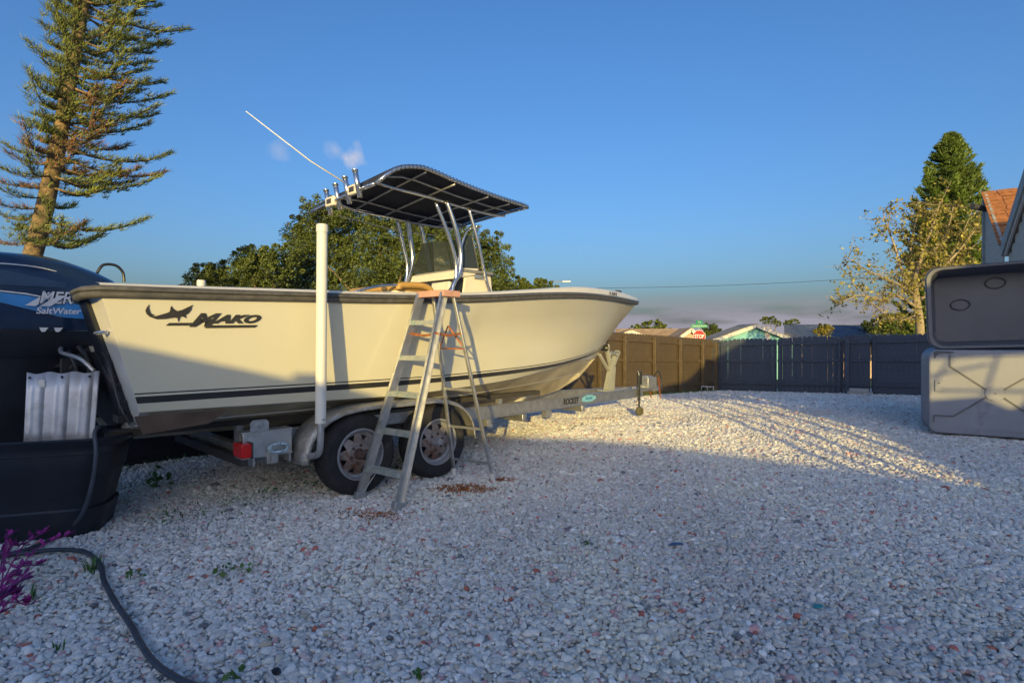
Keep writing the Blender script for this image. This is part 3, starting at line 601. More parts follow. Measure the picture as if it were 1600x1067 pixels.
# ---------------------------------------------------------------- boat trailer (local x forward, y to port)
tr_ = empty('boat_trailer', (BO[0], BO[1], 0), RZ, label='silver tandem axle aluminium boat trailer carrying the cream boat', cat='trailer')
YT = lambda x: (-.80 if x < 1.35 else -.80+(x-1.35)*.1405)
ZT = lambda x: .59 if x < 1.35 else .59-(x-1.35)*.0215
for s_ in (1, -1):
    mb = MB()     # I-beam rail: web and two flanges
    P_ = [(-.86), 1.35, 6.35]
    for a, b in ((P_[0], P_[1]), (P_[1], P_[2])):
        for dz, w, h_ in ((-.075, .012, .145), (-.004, .075, .009), (-.148, .075, .009)):
            mb.bar((a, s_*YT(a), ZT(a)+dz), (b, s_*YT(b), ZT(b)+dz), w, h_)
    mb.build('side_rail', alu, tr_, bevel=.002)
for x in (-.7, -.15, 1.0, 2.6, 4.1):
    MB().box((x, 0, ZT(x)-.20), (.075, 2*abs(YT(x))+.1, .09)).build('cross_member', alu, tr_, bevel=.006)
for x in (0, .84): MB().tube([(x, -1.0, .35), (x, 1.0, .35)], .035, 10).build('axle', galv, tr_)
for s_ in (1, -1):
    MB().box((1.9, s_*.74, ZT(1.9)-.20), (.10, .09, .10)).build('spring_hanger', galv, tr_); MB().box((3.2, s_*.52, ZT(3)-.21), (.12, .07, .09)).build('bracket', galv, tr_)
# rear corner box, plate, light, cable
for s_ in (1, -1):
    yy = s_*1.03
    mb = MB(); mb.box((-.73, yy*.99, .525), (.38, .012, .19)); mb.box((-.73, yy*.93, .622), (.40, .14, .01)); mb.box((-.73, yy*.93, .428), (.40, .14, .01)); mb.box((-.70, s_*.9, .41), (.09, .28, .09))
    mb.build('rear_bracket', alu, tr_, bevel=.003)
    MB().prism([(-.07, 0), (.07, 0), (.07, .07), (.05, .09), (-.05, .09), (-.07, .07)], (-.80, yy, .625), (1,0,0), (0,0,1), .008).build('bolt_plate', galv, tr_)
    MB().lathe([(0, .012), (.012, .012), (.014, 0)], (-.80, yy-.012*s_*-1-.02*(1 if s_<0 else -1)*0, .668), (0, s_, 0), 6).build('bolt', galv, tr_)
    lt = MB().box((-.925, yy, .50), (.075, .17, .105)).build('tail_light', redl, tr_, bevel=.008)
    MB().box((-.885, yy, .50), (.01, .185, .12)).build('housing', darkw, lt)
    for x in (-.86, -.72, -.58): MB().box((x, yy, .40), (.012, .10, .06)).build('hanger', alu, tr_)
MB().box((-.80, .12, .345), (.06, 1.75, .07)).build('rear_cross_member', darkw, tr_, bevel=.005)
# blue white tie rope wound at the bracket
rp = []
for i in range(120):
    a = i*.62; rp.append((-.66+.075*math.cos(a)+random.uniform(-.012, .012), -1.06-.012*math.sin(a*1.7), .485+.035*math.sin(a)+random.uniform(-.008, .008)))
ropem = mat('blue_fleck_rope', (.38, .50, .58), .8, var=.5, scale=60)
MB().tube(rp, .0055, 5).build('rope_coil', ropem, tr_, smooth=True)
# bunks
for s_ in (1, -1):
    MB().bar((-1.7, s_*.62, .66), (2.9, s_*.62, .66), .10, .05).build('bunk', mat('bunk_carpet', (.05, .045, .04), .95), tr_)
    for x in (-.8, .6, 2.2): MB().box((x, s_*.62, .55), (.06, .05, .22)).build('bunk_bracket', galv, tr_)
    MB().tube([(2.3, s_*.60, .47), (3.05, s_*.42, .645)], .03, 14).build('keel_roller_tube', pvc, tr_, smooth=True)
# fenders: a rounded strip with a rolled, tread-plate lip
def fender(s_):
    prof = [(-.53, .34), (-.50, .50), (-.41, .63), (-.24, .725), (-.02, .765), (.2, .775), (.42, .775), (.64, .775), (.86, .765), (1.06, .72), (1.21, .63), (1.30, .50), (1.335, .33)]
    c = curve([(x, 0, z) for x, z in prof], 3)
    cs = [(-.14, -.0), (.0, 0), (.09, -.004), (.125, -.018), (.137, -.048), (.128, -.05)]
    cen = Vector((.4, 0, .33)); rows = []
    for p in c:
        n = (p-cen); n.x *= .55; n.normalize(); rows.append([(p.x+n.x*dz, s_*(1.065+w), p.z+n.z*dz) for w, dz in cs])
    o = MB().grid(rows).build('fender', tread, tr_, smooth=True, solid=.006)
    MB().bar((.12, s_*1.0, .60), (.72, s_*1.0, .60), .01, .10).build('fender_brace', galv, tr_)
for s_ in (-1, 1): fender(s_)
# wheels
steel = mat('wheel_steel', (.36, .37, .40), .42, metal=.35, var=.12, scale=10, dirt=(.20, .11, .06), dscale=7, damt=.42)
dish = mat('rusty_wheel_dish', (.34, .31, .31), .65, metal=.2, var=.35, scale=14, dirt=(.16, .08, .05), dscale=8, damt=.55)
hubm = mat('rusty_hub', (.09, .055, .045), .7, var=.4, scale=20)
def wheel(x, s_, greasy):
    w = empty('wheel', (x, s_*1.168, .352), 0); w.parent = tr_
    R = .352
    tp = [(-.20, .225), (-.205, .27), (-.195, .315), (-.165, .343), (-.14, R-.001), (-.105, R+.001), (-.102, R-.007), (-.096, R-.007), (-.093, R+.002), (-.055, R+.002), (-.052, R-.007), (-.046, R-.007), (-.043, R), (-.012, .342), (.010, .315), (.014, .295), (.012, .288), (.016, .272), (.010, .245), (.0, .222)]
    prof = [(h*1, r) for h, r in tp]
    t = MB().lathe(prof, (0, 0, 0), (0, s_, 0), 56).build('tyre', rubber, w, auto=40)
    rimp = [(.002, .223), (.010, .219), (.010, .209), (.0, .203), (-.02, .198), (-.045, .196), (-.05, .180), (-.075, .176), (-.19, .176), (-.195, .21)]
    rm = MB().lathe(rimp, (0, 0, 0), (0, s_, 0), 48).build('rim', steel, w, auto=50)
    # spoked centre: ring, eight windows, hub plate
    sp = MB(); n = 8; y_o, y_i = -.062*s_, -.035*s_
    for k in range(n):
        a0 = 2*math.pi*k/n; wd = .16
        pts = []
        for (r, da, y) in ((.178, -.15, -.060), (.178, .15, -.060), (.118, .385, -.042), (.118, -.385, -.042)):
            a = a0+da; pts.append((r*math.cos(a), y*s_, r*math.sin(a)))
        sp.add(pts, [(0,1,2,3)])
    sp.lathe([(-.058, .180), (-.056, .166)], (0,0,0), (0, s_, 0), 40)
    sp.lathe([(-.045, .120), (-.040, .105), (-.030, .09), (-.036, .06), (-.036, .03)], (0,0,0), (0, s_, 0), 40)
    sp.build('wheel_centre', dish, w, auto=30)
    MB().lathe([(-.17, .172), (-.172, .02)], (0,0,0), (0, s_, 0), 24).build('brake_drum', darkw, w)
    if greasy:
        MB().lathe([(-.04, .047), (-.004, .045), (.022, .040), (.034, .028), (.036, .0)], (0,0,0), (0, s_, 0), 20).build('hub', hubm, w, auto=35)
    else:
        MB().lathe([(-.04, .045), (.0, .042), (.012, .034), (.03, .032), (.034, .018), (.028, .013), (.028, 0)], (0,0,0), (0, s_, 0), 20).build('hub', steel, w, auto=35)
    for k in range(6):
        a = 2*math.pi*k/6+.3; MB().lathe([(-.04, .012), (-.018, .011), (-.016, 0)], (.075*math.cos(a), 0, .075*math.sin(a)), (0, s_, 0), 6).build('lug_nut', hubm, w)
    return w
wheel(0, -1, True); wheel(.84, -1, False); wheel(0, 1, True); wheel(.84, 1, False)
# PVC guide posts
for s_ in (-1, 1):
    top = 2.205 if s_ < 0 else 1.98
    gp = MB().tube([(-.475, s_*1.375, .69), (-.462, s_*1.375, top)], .0405, 20).build('guide_post', pvc, tr_, auto=40)
    MB().lathe([(-.055, .045), (.0, .045), (.008, .038), (.01, 0)], (-.462, s_*1.375, top+.005), (0,0,1), 20).build('cap', pvc, gp, auto=40)
    MB().tube(curve([(-.47, s_*1.02, .41), (-.475, s_*1.22, .415), (-.477, s_*1.35, .46), (-.476, s_*1.375, .58), (-.475, s_*1.375, .72)], 5), .026, 14).build('bent_pipe', galv, gp, smooth=True)
    MB().tube([(-.475, s_*1.43, .72), (-.475, s_*1.32, .72)], .009, 6).build('bolt', galv, gp)
# winch post and tongue
wp = MB(); 
wp.prism([(5.27, .48), (5.52, .48), (5.56, .88), (5.44, .88)], (0, -.045, 0), (1,0,0), (0,0,1), .01); wp.bar((5.36, 0, .48), (5.50, 0, .88), .08, .09)
wp.bar((5.50, 0, .84), (5.36, 0, 1.22), .06, .05); wp.bar((5.48, 0, .84), (5.70, 0, 1.14), .08, .07); wp.bar((5.42, 0, .82), (5.15, 0, 1.10), .05, .035); wp.box((5.42, 0, .49), (.36, .22, .02))
w_ = wp.build('winch_post', mat('pale_green_painted_steel', (.40, .40, .33), .5, metal=.2, var=.1), tr_, bevel=.004)
MB().lathe([(-.06, .05), (-.055, .035), (.055, .035), (.06, .05)], (5.60, 0, 1.10), (0,1,0), 16).build('winch_drum', galv, w_); MB().lathe([(-.05, .05), (.05, .05), (.05, 0)], (5.30, 0, 1.20), (0,1,0), 14).build('bow_roller', black, w_)
MB().bar((5.55, .08, 1.10), (5.60, .12, 1.26), .02, .012).build('crank_handle', galv, w_)
MB().box((6.55, 0, .45), (.7, .075, .10)).build('tongue', alu, tr_, bevel=.004)
ab = MB().box((6.62, -.02, .555), (.30, .24, .20)).build('actuator_box', galv, tr_, bevel=.012)
MB().box((6.62, -.02, .665), (.2, .16, .03)).build('reservoir_cap', galv, ab, bevel=.006)
MB().tube([(6.86, 0, .42), (7.05, 0, .42)], .045, 10).build('coupler', galv, tr_)
for y in (-.10, .10):
    for k in range(9): 
        q = MB(); a = (6.9+.01*k, y, .62-.045*k); q.tube([(a[0]-.014, y, a[2]), (a[0], y+.012, a[2]+.022), (a[0]+.014, y, a[2]), (a[0], y-.012, a[2]-.022), (a[0]-.014, y, a[2])], .005, 5); q.build('chain_link', redm, tr_)
MB().tube(curve([(6.88, .02, .6), (6.98, -.05, .75), (7.03, -.1, .55), (6.96, -.08, .36)], 5), .012, 6).build('brake_hose', black, tr_)
jk = MB(); jk.tube([(6.12, -.16, .78), (6.12, -.16, .28)], .026, 10); jk.tube([(6.19, -.16, .78), (6.19, -.16, .55)], .02, 8); jk.tube([(6.12, -.16, .30), (6.13, -.16, .14)], .016, 8)
j_ = jk.build('tongue_jack', black, tr_); MB().lathe([(-.03, .02), (-.025, .07), (-.012, .08), (.012, .08), (.025, .07), (.03, .02)], (6.14, -.16, .085), (.4,1,0), 20).build('jack_wheel', mat('jack_tyre', (.10, .09, .05), .8), j_, auto=40)
MB().tube(curve([(6.12, -.16, .76), (6.02, -.2, .80), (6.0, -.24, .72)], 4), .008, 6).build('crank', galv, j_)
dr = Vector((1, .1405, -.0215)).normalized()
def onrail(x, dz): return (x, YT(x)-.0085, ZT(x)+dz)
text('lettering', 'ROCKET', .115, black, tr_, onrail(3.60, -.113), dr, (0,0,1), bold=.004, xs=.95)
lb = MB(); p = Vector(onrail(4.13, -.1)); q = [(0,0), (.12,-.02), (.3,-.015), (.44,.02), (.42,.055), (.28,.085), (.1,.082), (.0,.05)]
lb.prism(q, p, dr, (0,0,1), -.002); lb.build('rocket_emblem', mat('sky_blue_decal', (.25, .60, .75), .4, var=.1), tr_)
text('lettering', 'Rocket', .075, mat('deep_blue_decal', (.03, .14, .38), .4), tr_, Vector(onrail(4.22, -.085))+Vector((0,-.004,0)), dr, (0,0,1), shear=.3)

# ---------------------------------------------------------------- boat
bt = empty('boat', (BO[0], BO[1], 0), RZ, label='cream centre console fishing boat with navy T-top canopy on the trailer', cat='boat')
zs = [(-1.84, 1.640), (-1.24, 1.656), (-.5, 1.679), (.2, 1.700), (1.27, 1.760), (2.49, 1.866), (3.45, 1.932), (4.6, 1.968), (5.6, 1.990), (6.33, 2.015)]
zt = [(-1.63, .976), (-.43, .976), (.43, .978), (1.4, .994), (2.9, 1.045), (3.9, 1.115), (5.27, 1.232)]
zc = [(-1.59, .845), (-.42, .828), (.45, .815), (1.43, .846), (2.09, .877), (2.94, .945), (3.9, 1.02), (5.03, 1.035)]
zk = [(-1.55, .52), (2.0, .46), (2.8, .455), (3.2, .468), (3.56, .487)]
def line(x0, x1, B, z, xs=.5, a=2.2, b=1.0, n=44):
    L_ = []
    for i in range(n+1):
        t = i/n; t = 1-(1-t)**1.35; x = x0+(x1-x0)*t; u = max(0, (x-xs)/(x1-xs)); L_.append(Vector((x, B*max(0, 1-u**a)**b, z(x))))
    return L_
rs = line(-1.836, 6.33, 1.20, lambda x: lerp(zs, x))
ru = line(-1.822, 6.26, 1.193, lambda x: lerp(zs, x)-.052)
rt = line(-1.632, 5.27, 1.082, lambda x: lerp(zt, x), xs=.4)
rmid = []
for i in range(len(ru)):      # flared topside: hollow towards the bow
    t = i/(len(ru)-1); p = ru[i]*.5+rt[i]*.5; p.y -= .13*math.sin(t*math.pi)**2*(t > .3) if t > .3 else 0; p.x -= .045*t*t; p.y = max(0, p.y) if i < len(ru)-1 else 0; rmid.append(p)
def off(row, dz, B, x0, x1, zz): return line(x0, x1, B, zz, xs=.4)
r2_ = line(-1.629, 5.262, 1.0806, lambda x: lerp(zt, x)-.010, xs=.4)
r3_ = line(-1.625, 5.25, 1.079, lambda x: lerp(zt, x)-.024-.004*max(0, x-2)/3, xs=.4)
r4_ = line(-1.610, 5.21, 1.068, lambda x: lerp(zt, x)-.071+.008*max(0, x-2)/3, xs=.38)
rc = line(-1.585, 5.03, 1.045, lambda x: lerp(zc, x), xs=.3)
rst = line(-1.57, 4.62, .80, lambda x: .735+.0*x+.032*max(0, x-1.6)**1.05*.9 if x < 9 else 0, xs=.3)
for i, p in enumerate(rst): p.z = min(p.z, rc[i].z-.02) if i < len(rst)-1 else .757
rst2 = [p+Vector((0, -.018, -.016)) for p in rst]; rst2[-1] = rst[-1].copy()+Vector((-.03, 0, -.02))
rk1 = line(-1.56, 4.10, .40, lambda x: .60+.0*x-.01*(x > 0), xs=.2)
for i, p in enumerate(rk1): 
    t = i/(len(rk1)-1); p.z = .605+(.575-.605)*t if t < 1 else .575; p.z = .605-.03*t
rk = line(-1.55, 3.56, .0, lambda x: lerp(zk, x))
stem_fix = {0: None}
def smoothrow(a, b, k, xe=None, ze=None):
    r = [a[i].lerp(b[i], k) for i in range(len(a))]
    return r
rows = [rs, ru, smoothrow(ru, rmid, .5), rmid, smoothrow(rmid, rt, .5), rt]
def both(rws, name, m, parent, **kw):
    mb = MB(); mb.grid([list(p) for p in rws]); mb.grid([[Vector((p.x, -p.y, p.z)) for p in r] for r in rws][::-1]); return mb.build(name, m, parent, **kw)
hull = both(rows[1:], 'hull_topside', gel, bt, auto=60)
both([rt, r2_], 'pinstripe', charc, bt, smooth=True); both([r2_, r3_], 'hull_band', gel, bt, smooth=True); both([r3_, r4_], 'boot_stripe', mat('stripe_charcoal', (.03, .03, .03), .28, var=.25, scale=2), bt, smooth=True)
both([r4_, rc], 'hull_band', gel, bt, smooth=True)
rcl = [p+Vector((0, -.03, -.008)) if 0 < i < len(rc)-1 else p+Vector((0, -.03*(i == 0), -.008)) for i, p in enumerate(rc)]
both([rc, rcl], 'chine_flat', gelw, bt, smooth=True)
both([rcl, rst], 'hull_bottom', bottom, bt, smooth=True); both([rst, rst2], 'strake', gelw, bt, smooth=True); both([rst2, rk1, rk], 'hull_bottom', bottom, bt, smooth=True)
# rub rail: a half round profile swept along the sheer, both sides and round the transom corners
def _(): pass
def sweep(path, prof, m, name, parent, sgn=-1):
    rws = []
    for i, p in enumerate(path):
        t = (path[min(i+1, len(path)-1)]-path[max(i-1, 0)]); t.z = 0; t.normalize(); nn = Vector((t.y, -t.x, 0))*sgn*-1
        rws.append([p+nn*a+Vector((0,0,b)) for a, b in prof])
    return MB().grid(rws).build(name, m, parent, auto=50)
prof = [(-.01, -.052), (.012, -.052), (.026, -.040), (.030, -.022), (.024, -.014), (.040, -.004), (.040, .010), (.026, .022), (.0, .028), (-.02, .028)]
full = [Vector((-1.80, -.50, 1.62)), Vector((-1.86, -.62, 1.625)), Vector((-1.895, -.85, 1.632)), Vector((-1.89, -1.08, 1.638))]+[Vector((p.x, -p.y, p.z)) for p in rs]+[Vector(p) for p in rs[::-1][1:]]+[Vector((-1.89, 1.08, 1.638)), Vector((-1.895, .85, 1.632)), Vector((-1.86, .62, 1.625)), Vector((-1.80, .50, 1.62))]
sweep(full, prof, rub, 'rub_rail', bt)
# gunwale cap and inner liner
def capz(x): return lerp([(-1.84, .045), (0, .050), (1.27, .052), (2.5, .068), (3.3, .10), (4.25, .11), (5.0, .108), (6.33, .075)], x)
c0_ = [p+Vector((0, -.0, .028)) for p in rs]; c1_ = [Vector((p.x-.005, p.y*.985, p.z+.028+(capz(p.x)-.028)*.75)) for p in rs]; c2_ = [Vector((p.x-.02, p.y*.965, p.z+capz(p.x))) for p in rs]
c3_ = [Vector((max(-1.76, min(p.x, 5.9)-.05), max(0, p.y*.965-.20), p.z+capz(p.x)+.004)) for p in rs]; c4_ = [Vector((max(p.x, -1.74), p.y, p.z-.05)) for p in c3_]; c5_ = []
for p in c4_:
    x = max(-1.52, min(p.x, 4.3)*.985); u = max(0, (x-.4)/4.9); c5_.append(Vector((x, max(0, min(p.y, 1.05*(1-u**2.2)-.14)), .98+.05*max(0, x-2))))
both([c0_, c1_, c2_, c3_, c4_, c5_], 'gunwale_cap', gelw, bt, auto=50)
fl = MB(); n = len(c5_); fl.grid([[p for p in c5_], [Vector((p.x, -p.y, p.z)) for p in c5_]]); fl.build('deck', gelw, bt)
# transom with splash well cut-out
tp_ = [(-1.20, 1.66), (-.56, 1.65), (-.50, 1.28), (.50, 1.28), (.56, 1.65), (1.20, 1.66), (1.082, .976), (1.045, .845), (.80, .735), (0, .52), (-.80, .735), (-1.045, .845), (-1.082, .976)]
xt = lambda z: -1.836+(1.64-z)*.31
mb = MB(); k = len(tp_); fr = [(xt(z)-.004, y, z) for y, z in tp_]; bk = [(xt(z)+.05, y, z) for y, z in tp_]
mb.add(fr+bk, [tuple(range(k)), tuple(range(2*k-1, k-1, -1))]+[(i, i+k, (i+1)%k+k, (i+1)%k) for i in range(k)]); mb.build('transom', gelw, bt)
MB().prism([(0,0), (.6,0), (.45,-.09), (.04,-.12)], (-1.62, -1.03, .815), (1,0,0), (0,.25,1), .02).build('trim_tab', mat('bronze_tab', (.10, .06, .035), .5, metal=.3, var=.3), bt)
mb = MB(); tpp = [(-.82, 1.58), (-.60, 1.60), (-.50, 1.24), (.50, 1.24), (.60, 1.60), (.82, 1.58), (.78, .80), (0, .60), (-.78, .80)]
fr = [(xt(z)-.030, y, z) for y, z in tpp]; bk = [(xt(z)-.004, y, z) for y, z in tpp]; k = 9
mb.add(fr+bk, [tuple(range(k))]+[(i, i+k, (i+1)%k+k, (i+1)%k) for i in range(k)]); mb.build('transom_panel', navym, bt)
for s_ in (-1, 1): MB().tube(curve([(-1.74, s_*1.06, 1.39), (-1.80, s_*1.06, 1.38), (-1.83, s_*1.0, 1.37), (-1.80, s_*.95, 1.37), (-1.73, s_*.95, 1.38)], 5), .009, 7).build('transom_eye', pipe, bt)
cb = MB()
for j, (y, dy) in enumerate(((-.86, .03), (-.78, -.02), (-.70, .04))):
    cb.tube(curve([(xt(z)-.045-.02*math.sin(z*9+j), y+dy*math.sin(z*7), z) for z in np.linspace(1.25, .75, 8)], 3), .006, 5)
for z in (1.18, 1.02, .90): cb.box((xt(z)-.02, -.80, z), (.02, .05, .02))
cb.box((xt(.78)-.05, -.72, .78), (.09, .16, .05)); cb.build('transom_wiring', black, bt)
MB().tube(curve([(-1.9, -.25, 1.27), (-1.93, -.5, 1.24), (-1.86, -.72, 1.20), (-1.80, -.80, 1.12)], 5), .013, 7).build('fuel_line', galv, bt)
# shark emblem and name on the side: the hull side is a plane here, leaning outwards
up = (Vector((0, -1.193, 1.59))-Vector((0, -1.082, .976))).normalized(); up = Vector((-.19*.62/.62*.0, up.y, up.z)).normalized(); fx = Vector((1, 0, .028)).normalized()
def side(x, z): return Vector((x, -(1.082+(1.193-1.082)*(z-.976)/.614)-.004, z))
out_n = fx.cross(up)
shark = [(.0, .075), (.012, .10), (.035, .125), (.03, .10), (.04, .075), (.055, .055), (.095, .045), (.06, .04), (.10, .035), (.165, .05), (.215, .062), (.235, .07), (.245, .115), (.275, .09), (.31, .075), (.36, .085), (.41, .105), (.465, .125), (.448, .10), (.455, .092), (.425, .06), (.395, .045), (.405, .02), (.375, .03), (.345, .035), (.325, -.01), (.315, .022), (.28, .025), (.20, .015), (.11, .012), (.045, .03), (.015, .05)]
MB().prism([(x*.60, z*.88) for x, z in shark], side(-1.592, 1.452), fx, up, .002).build('shark_emblem', charc, bt)
text('lettering', 'M', .120, charc, bt, side(-1.325, 1.424), fx, up, shear=.5, bold=.007, xs=1.45)
text('lettering', 'AKO', .078, charc, bt, side(-1.165, 1.449), fx, up, shear=.45, bold=.005, xs=1.75)
for a, b, z_ in ((-1.47, -1.29, 1.424), (-1.23, -.868, 1.412)):
    MB().prism([(0, 0), (b-a-.02, 0), (b-a, .018), (.02, .018)], side(a, z_), fx, up, .003).build('underline', charc, bt)
# registration on the bow cap
pa, pb = c1_[0], None
def capat(x, k=.55):
    for i in range(len(c0_)-1):
        if c0_[i].x <= x <= c0_[i+1].x: t = (x-c0_[i].x)/(c0_[i+1].x-c0_[i].x); p = c0_[i].lerp(c0_[i+1], t); q = c1_[i].lerp(c1_[i+1], t); r = p.lerp(q, k); return Vector((r.x, -r.y, r.z))
p, q = capat(4.40, .1), capat(5.10, .1); ux = (q-p).normalized()
text('lettering', 'FL 4568 RL', .075, charc, bt, p+Vector((-.004, -.012, .002)), ux, (0,-.12,1), xs=1.15)
MB().box(tuple(Vector(capat(5.05, 1))+Vector((0, .06, .04))), (.16, .03, .03)).build('bow_cleat', darkw, bt, bevel=.008)
# outboard motor
mo = empty('outboard_motor', (0, 0, 0)); mo.parent = bt
def cowl(zrows, name, m, parent):
    rws = []
    for z, x0, x1, w, ex in zrows:
        cx, a = (x0+x1)/2, (x1-x0)/2; r = []
        for j in range(40):
            th = 2*math.pi*j/40; c, s = math.cos(th), math.sin(th); taper = 1-.18*max(0, c)**2
            r.append((cx+a*math.copysign(abs(c)**ex, c), w*taper*math.copysign(abs(s)**ex, s), z+.0))
        rws.append(r)
    mb = MB(); mb.grid(rws, closed=True); mb.add(rws[-1], [tuple(range(40))]); mb.add(rws[0], [tuple(range(39, -1, -1))]); return mb.build(name, m, parent, auto=45)
# sheared so the top falls towards the bow as in the picture
def cowl_rows():
    return [(1.40, -2.66, -1.60, .29, .55), (1.45, -2.69, -1.56, .305, .5), (1.56, -2.71, -1.52, .31, .48), (1.66, -2.71, -1.49, .31, .48), (1.74, -2.70, -1.50, .305, .5), (1.79, -2.68, -1.55, .295, .52), (1.84, -2.66, -1.64, .28, .55), (1.88, -2.63, -1.74, .26, .58), (1.915, -2.58, -1.84, .22, .62), (1.94, -2.48, -1.93, .16, .7), (1.95, -2.36, -2.02, .08, .8)]
cw = cowl(cowl_rows(), 'cowling', navy, mo)
cowl([(1.20, -2.52, -1.68, .21, .6), (1.30, -2.60, -1.64, .255, .55), (1.37, -2.66, -1.60, .285, .52), (1.395, -2.67, -1.60, .29, .52)], 'lower_cowling', navym, mo)
cowl([(.30, -2.30, -1.98, .05, .7), (.60, -2.32, -1.96, .09, .7), (.85, -2.38, -1.88, .13, .6), (1.10, -2.46, -1.80, .17, .6), (1.20, -2.5, -1.72, .2, .6)], 'midsection', navym, mo)
MB().prism([(-2.55, .30), (-2.0, .30), (-1.95, .24), (-2.35, .22), (-2.6, .24)], (0, .10, 0), (1,0,0), (0,0,1), .20).build('anti_ventilation_plate', navym, mo)
MB().lathe([(-.28, .03), (-.2, .05), (.05, .055), (.22, .02)], (-2.3, 0, .14), (1,0,0), 16).build('gearcase', navym, mo)
cl = MB(); cl.box((-1.80, -.17, 1.05), (.20, .03, .46)); cl.box((-1.80, .17, 1.05), (.20, .03, .46)); cl.box((-1.86, 0, 1.16), (.16, .34, .08)); cl.box((-1.9, -.02, .85), (.12, .26, .10))
cl.tube([(-1.82, -.24, 1.12), (-1.82, .24, 1.12)], .035, 10); cl.build('clamp_bracket', navym, mo, bevel=.01)
MB().tube(curve([(-1.86, -.22, .78), (-1.78, -.3, .95), (-1.74, -.3, 1.15), (-1.8, -.24, 1.28)], 5), .016, 7).build('steering_hose', black, mo)
MB().tube(curve([(-1.92, -.2, .70), (-1.83, -.32, .9), (-1.82, -.33, 1.1), (-1.86, -.26, 1.25)], 5), .013, 7).build('steering_hose', black, mo)
MB().tube(curve([(-1.64, .02, 1.86), (-1.60, .02, 1.925), (-1.52, .02, 1.93), (-1.47, .02, 1.88), (-1.46, .02, 1.80)], 6), .011, 8).build('tow_loop', black, bt)
# cowl graphics laid just proud of the flank
yc_ = -.3135
def flank(x): 
    cx, a = -2.103, .600; q = min(.999, abs((x-cx)/a))**(1/.49); s = math.sqrt(1-q*q); return -.31*(1-.18*(q*q if x > cx else 0))*s**.49-.006
def decalgrid(poly_top, poly_bot, x0, x1, m, name, n=24):
    rws = [[], []]
    for i in range(n+1):
        x = x0+(x1-x0)*i/n; rws[0].append((x, flank(x), np.interp(x, *poly_bot))); rws[1].append((x, flank(x), np.interp(x, *poly_top)))
    return MB().grid(rws).build(name, m, mo, smooth=True)
xs_ = [-2.6, -2.3, -2.1, -1.9, -1.65]
decalgrid((xs_, [1.665, 1.655, 1.635, 1.60, 1.565]), (xs_, [1.645, 1.60, 1.545, 1.49, 1.475]), -2.66, -1.62, bluedec, 'blue_swoosh')
decalgrid((xs_, [1.672, 1.668, 1.652, 1.612, 1.575]), (xs_, [1.664, 1.66, 1.643, 1.604, 1.570]), -2.66, -1.62, decal, 'silver_line')
decalgrid(([-2.55, -2.2, -1.85], [1.81, 1.80, 1.73]), ([-2.55, -2.2, -1.85], [1.70, 1.70, 1.70]), -2.55, -1.88, mat('grey_blue_panel', (.035, .07, .13), .3), 'side_panel')
tx = Vector((1, -.0, .02)); 
text('outline', 'MERCURY', .122, navym, mo, (-2.035, -.330, 1.585), (1, .10, .02), (0, 0, 1), shear=.25, bold=.007, xs=.82)
text('lettering', 'MERCURY', .122, decal, mo, (-2.035, -.334, 1.585), (1, .10, .02), (0, 0, 1), shear=.25, bold=.0015, xs=.82)
text('lettering', 'SaltWater', .062, decal, mo, (-2.05, -.333, 1.512), (1, .10, .02), (0, 0, 1), shear=.15, bold=.0012, xs=1.0)
MB().prism([(0,0), (.06,.0), (.17,.10), (.13,.10)], (-2.11, -.334, 1.565), (1,.1,0), (0,0,1), .003).build('slash_mark', decal, mo)
MB().prism([(0,0), (.06,.0), (.15,.08), (.11,.08)], (-2.03, -.335, 1.565), (1,.1,0), (0,0,1), .003).build('slash_mark', decal, mo)
MB().tube(curve([(-2.55, -.25, 1.84), (-2.3, -.30, 1.845), (-2.05, -.30, 1.84), (-1.85, -.26, 1.80)], 5), [.004]*16, 5).build('cowl_crease', decal, mo)
for x in (-2.03, -1.95): MB().prism([(0,0), (.05,.0), (.03,-.03), (.012,-.03)], (x, -.31, 1.415), (1,0,0), (0,0,1), .012).build('latch', decal, mo)

# console
co = empty('console', (0, 0, 0)); co.parent = bt
mb = MB(); side_ = [(1.60, .98), (2.42, .98), (2.27, 2.12), (1.80, 2.12)]
side_ = [(1.66, .98), (2.42, .98), (2.27, 2.12), (1.84, 2.12)]; mb.prism(side_, (0, .42, 0), (1,0,0), (0,0,1), .84); mb.build('console_body', cream, co, bevel=.02)
MB().prism([(1.66, 2.04), (1.98, 2.10), (2.05, 2.19), (1.80, 2.175), (1.70, 2.14)], (0, .44, 0), (1,0,0), (0,0,1), .88).build('dash_hood', cream, co, bevel=.012)
MB().box((2.03, 0, 2.145), (.50, .90, .04)).build('console_rim', mat('grey_trim', (.28, .28, .28), .5, metal=.3), co, bevel=.008)
MB().prism([(1.60, 1.66), (1.82, 1.66), (1.84, 2.05), (1.69, 2.05)], (0, .405, 0), (1,0,0), (0,0,1), .81).build('dash_panel', black, co)
nd = Vector((-.93, 0, .38)).normalized()
for y, z, r in ((.30, 1.93, .05), (.14, 1.95, .055), (.25, 1.85, .03), (.13, 1.86, .03), (-.1, 1.93, .05)):
    g_ = MB().lathe([(0, r), (.012, r), (.014, r*.86)], (1.672-(1.95-z)*.3, y, z), nd, 20).build('gauge', pipe, co); MB().lathe([(.010, r*.88), (.0105, 0)], (1.672-(1.95-z)*.3, y, z), nd, 20).build('gauge_face', pvc, g_)
MB().box((1.66, -.20, 1.945), (.05, .34, .14)).build('switch_box', cream, co, bevel=.02)
MB().box((2.04, -.442, 2.09), (.14, .006, .05)).build('data_plate', mat('slate_plate', (.20, .23, .32), .5), co)
MB().tube([(1.52, .05, 1.86), (1.64, .05, 1.90)], .05, 12).build('wheel_hub', darkw, co)
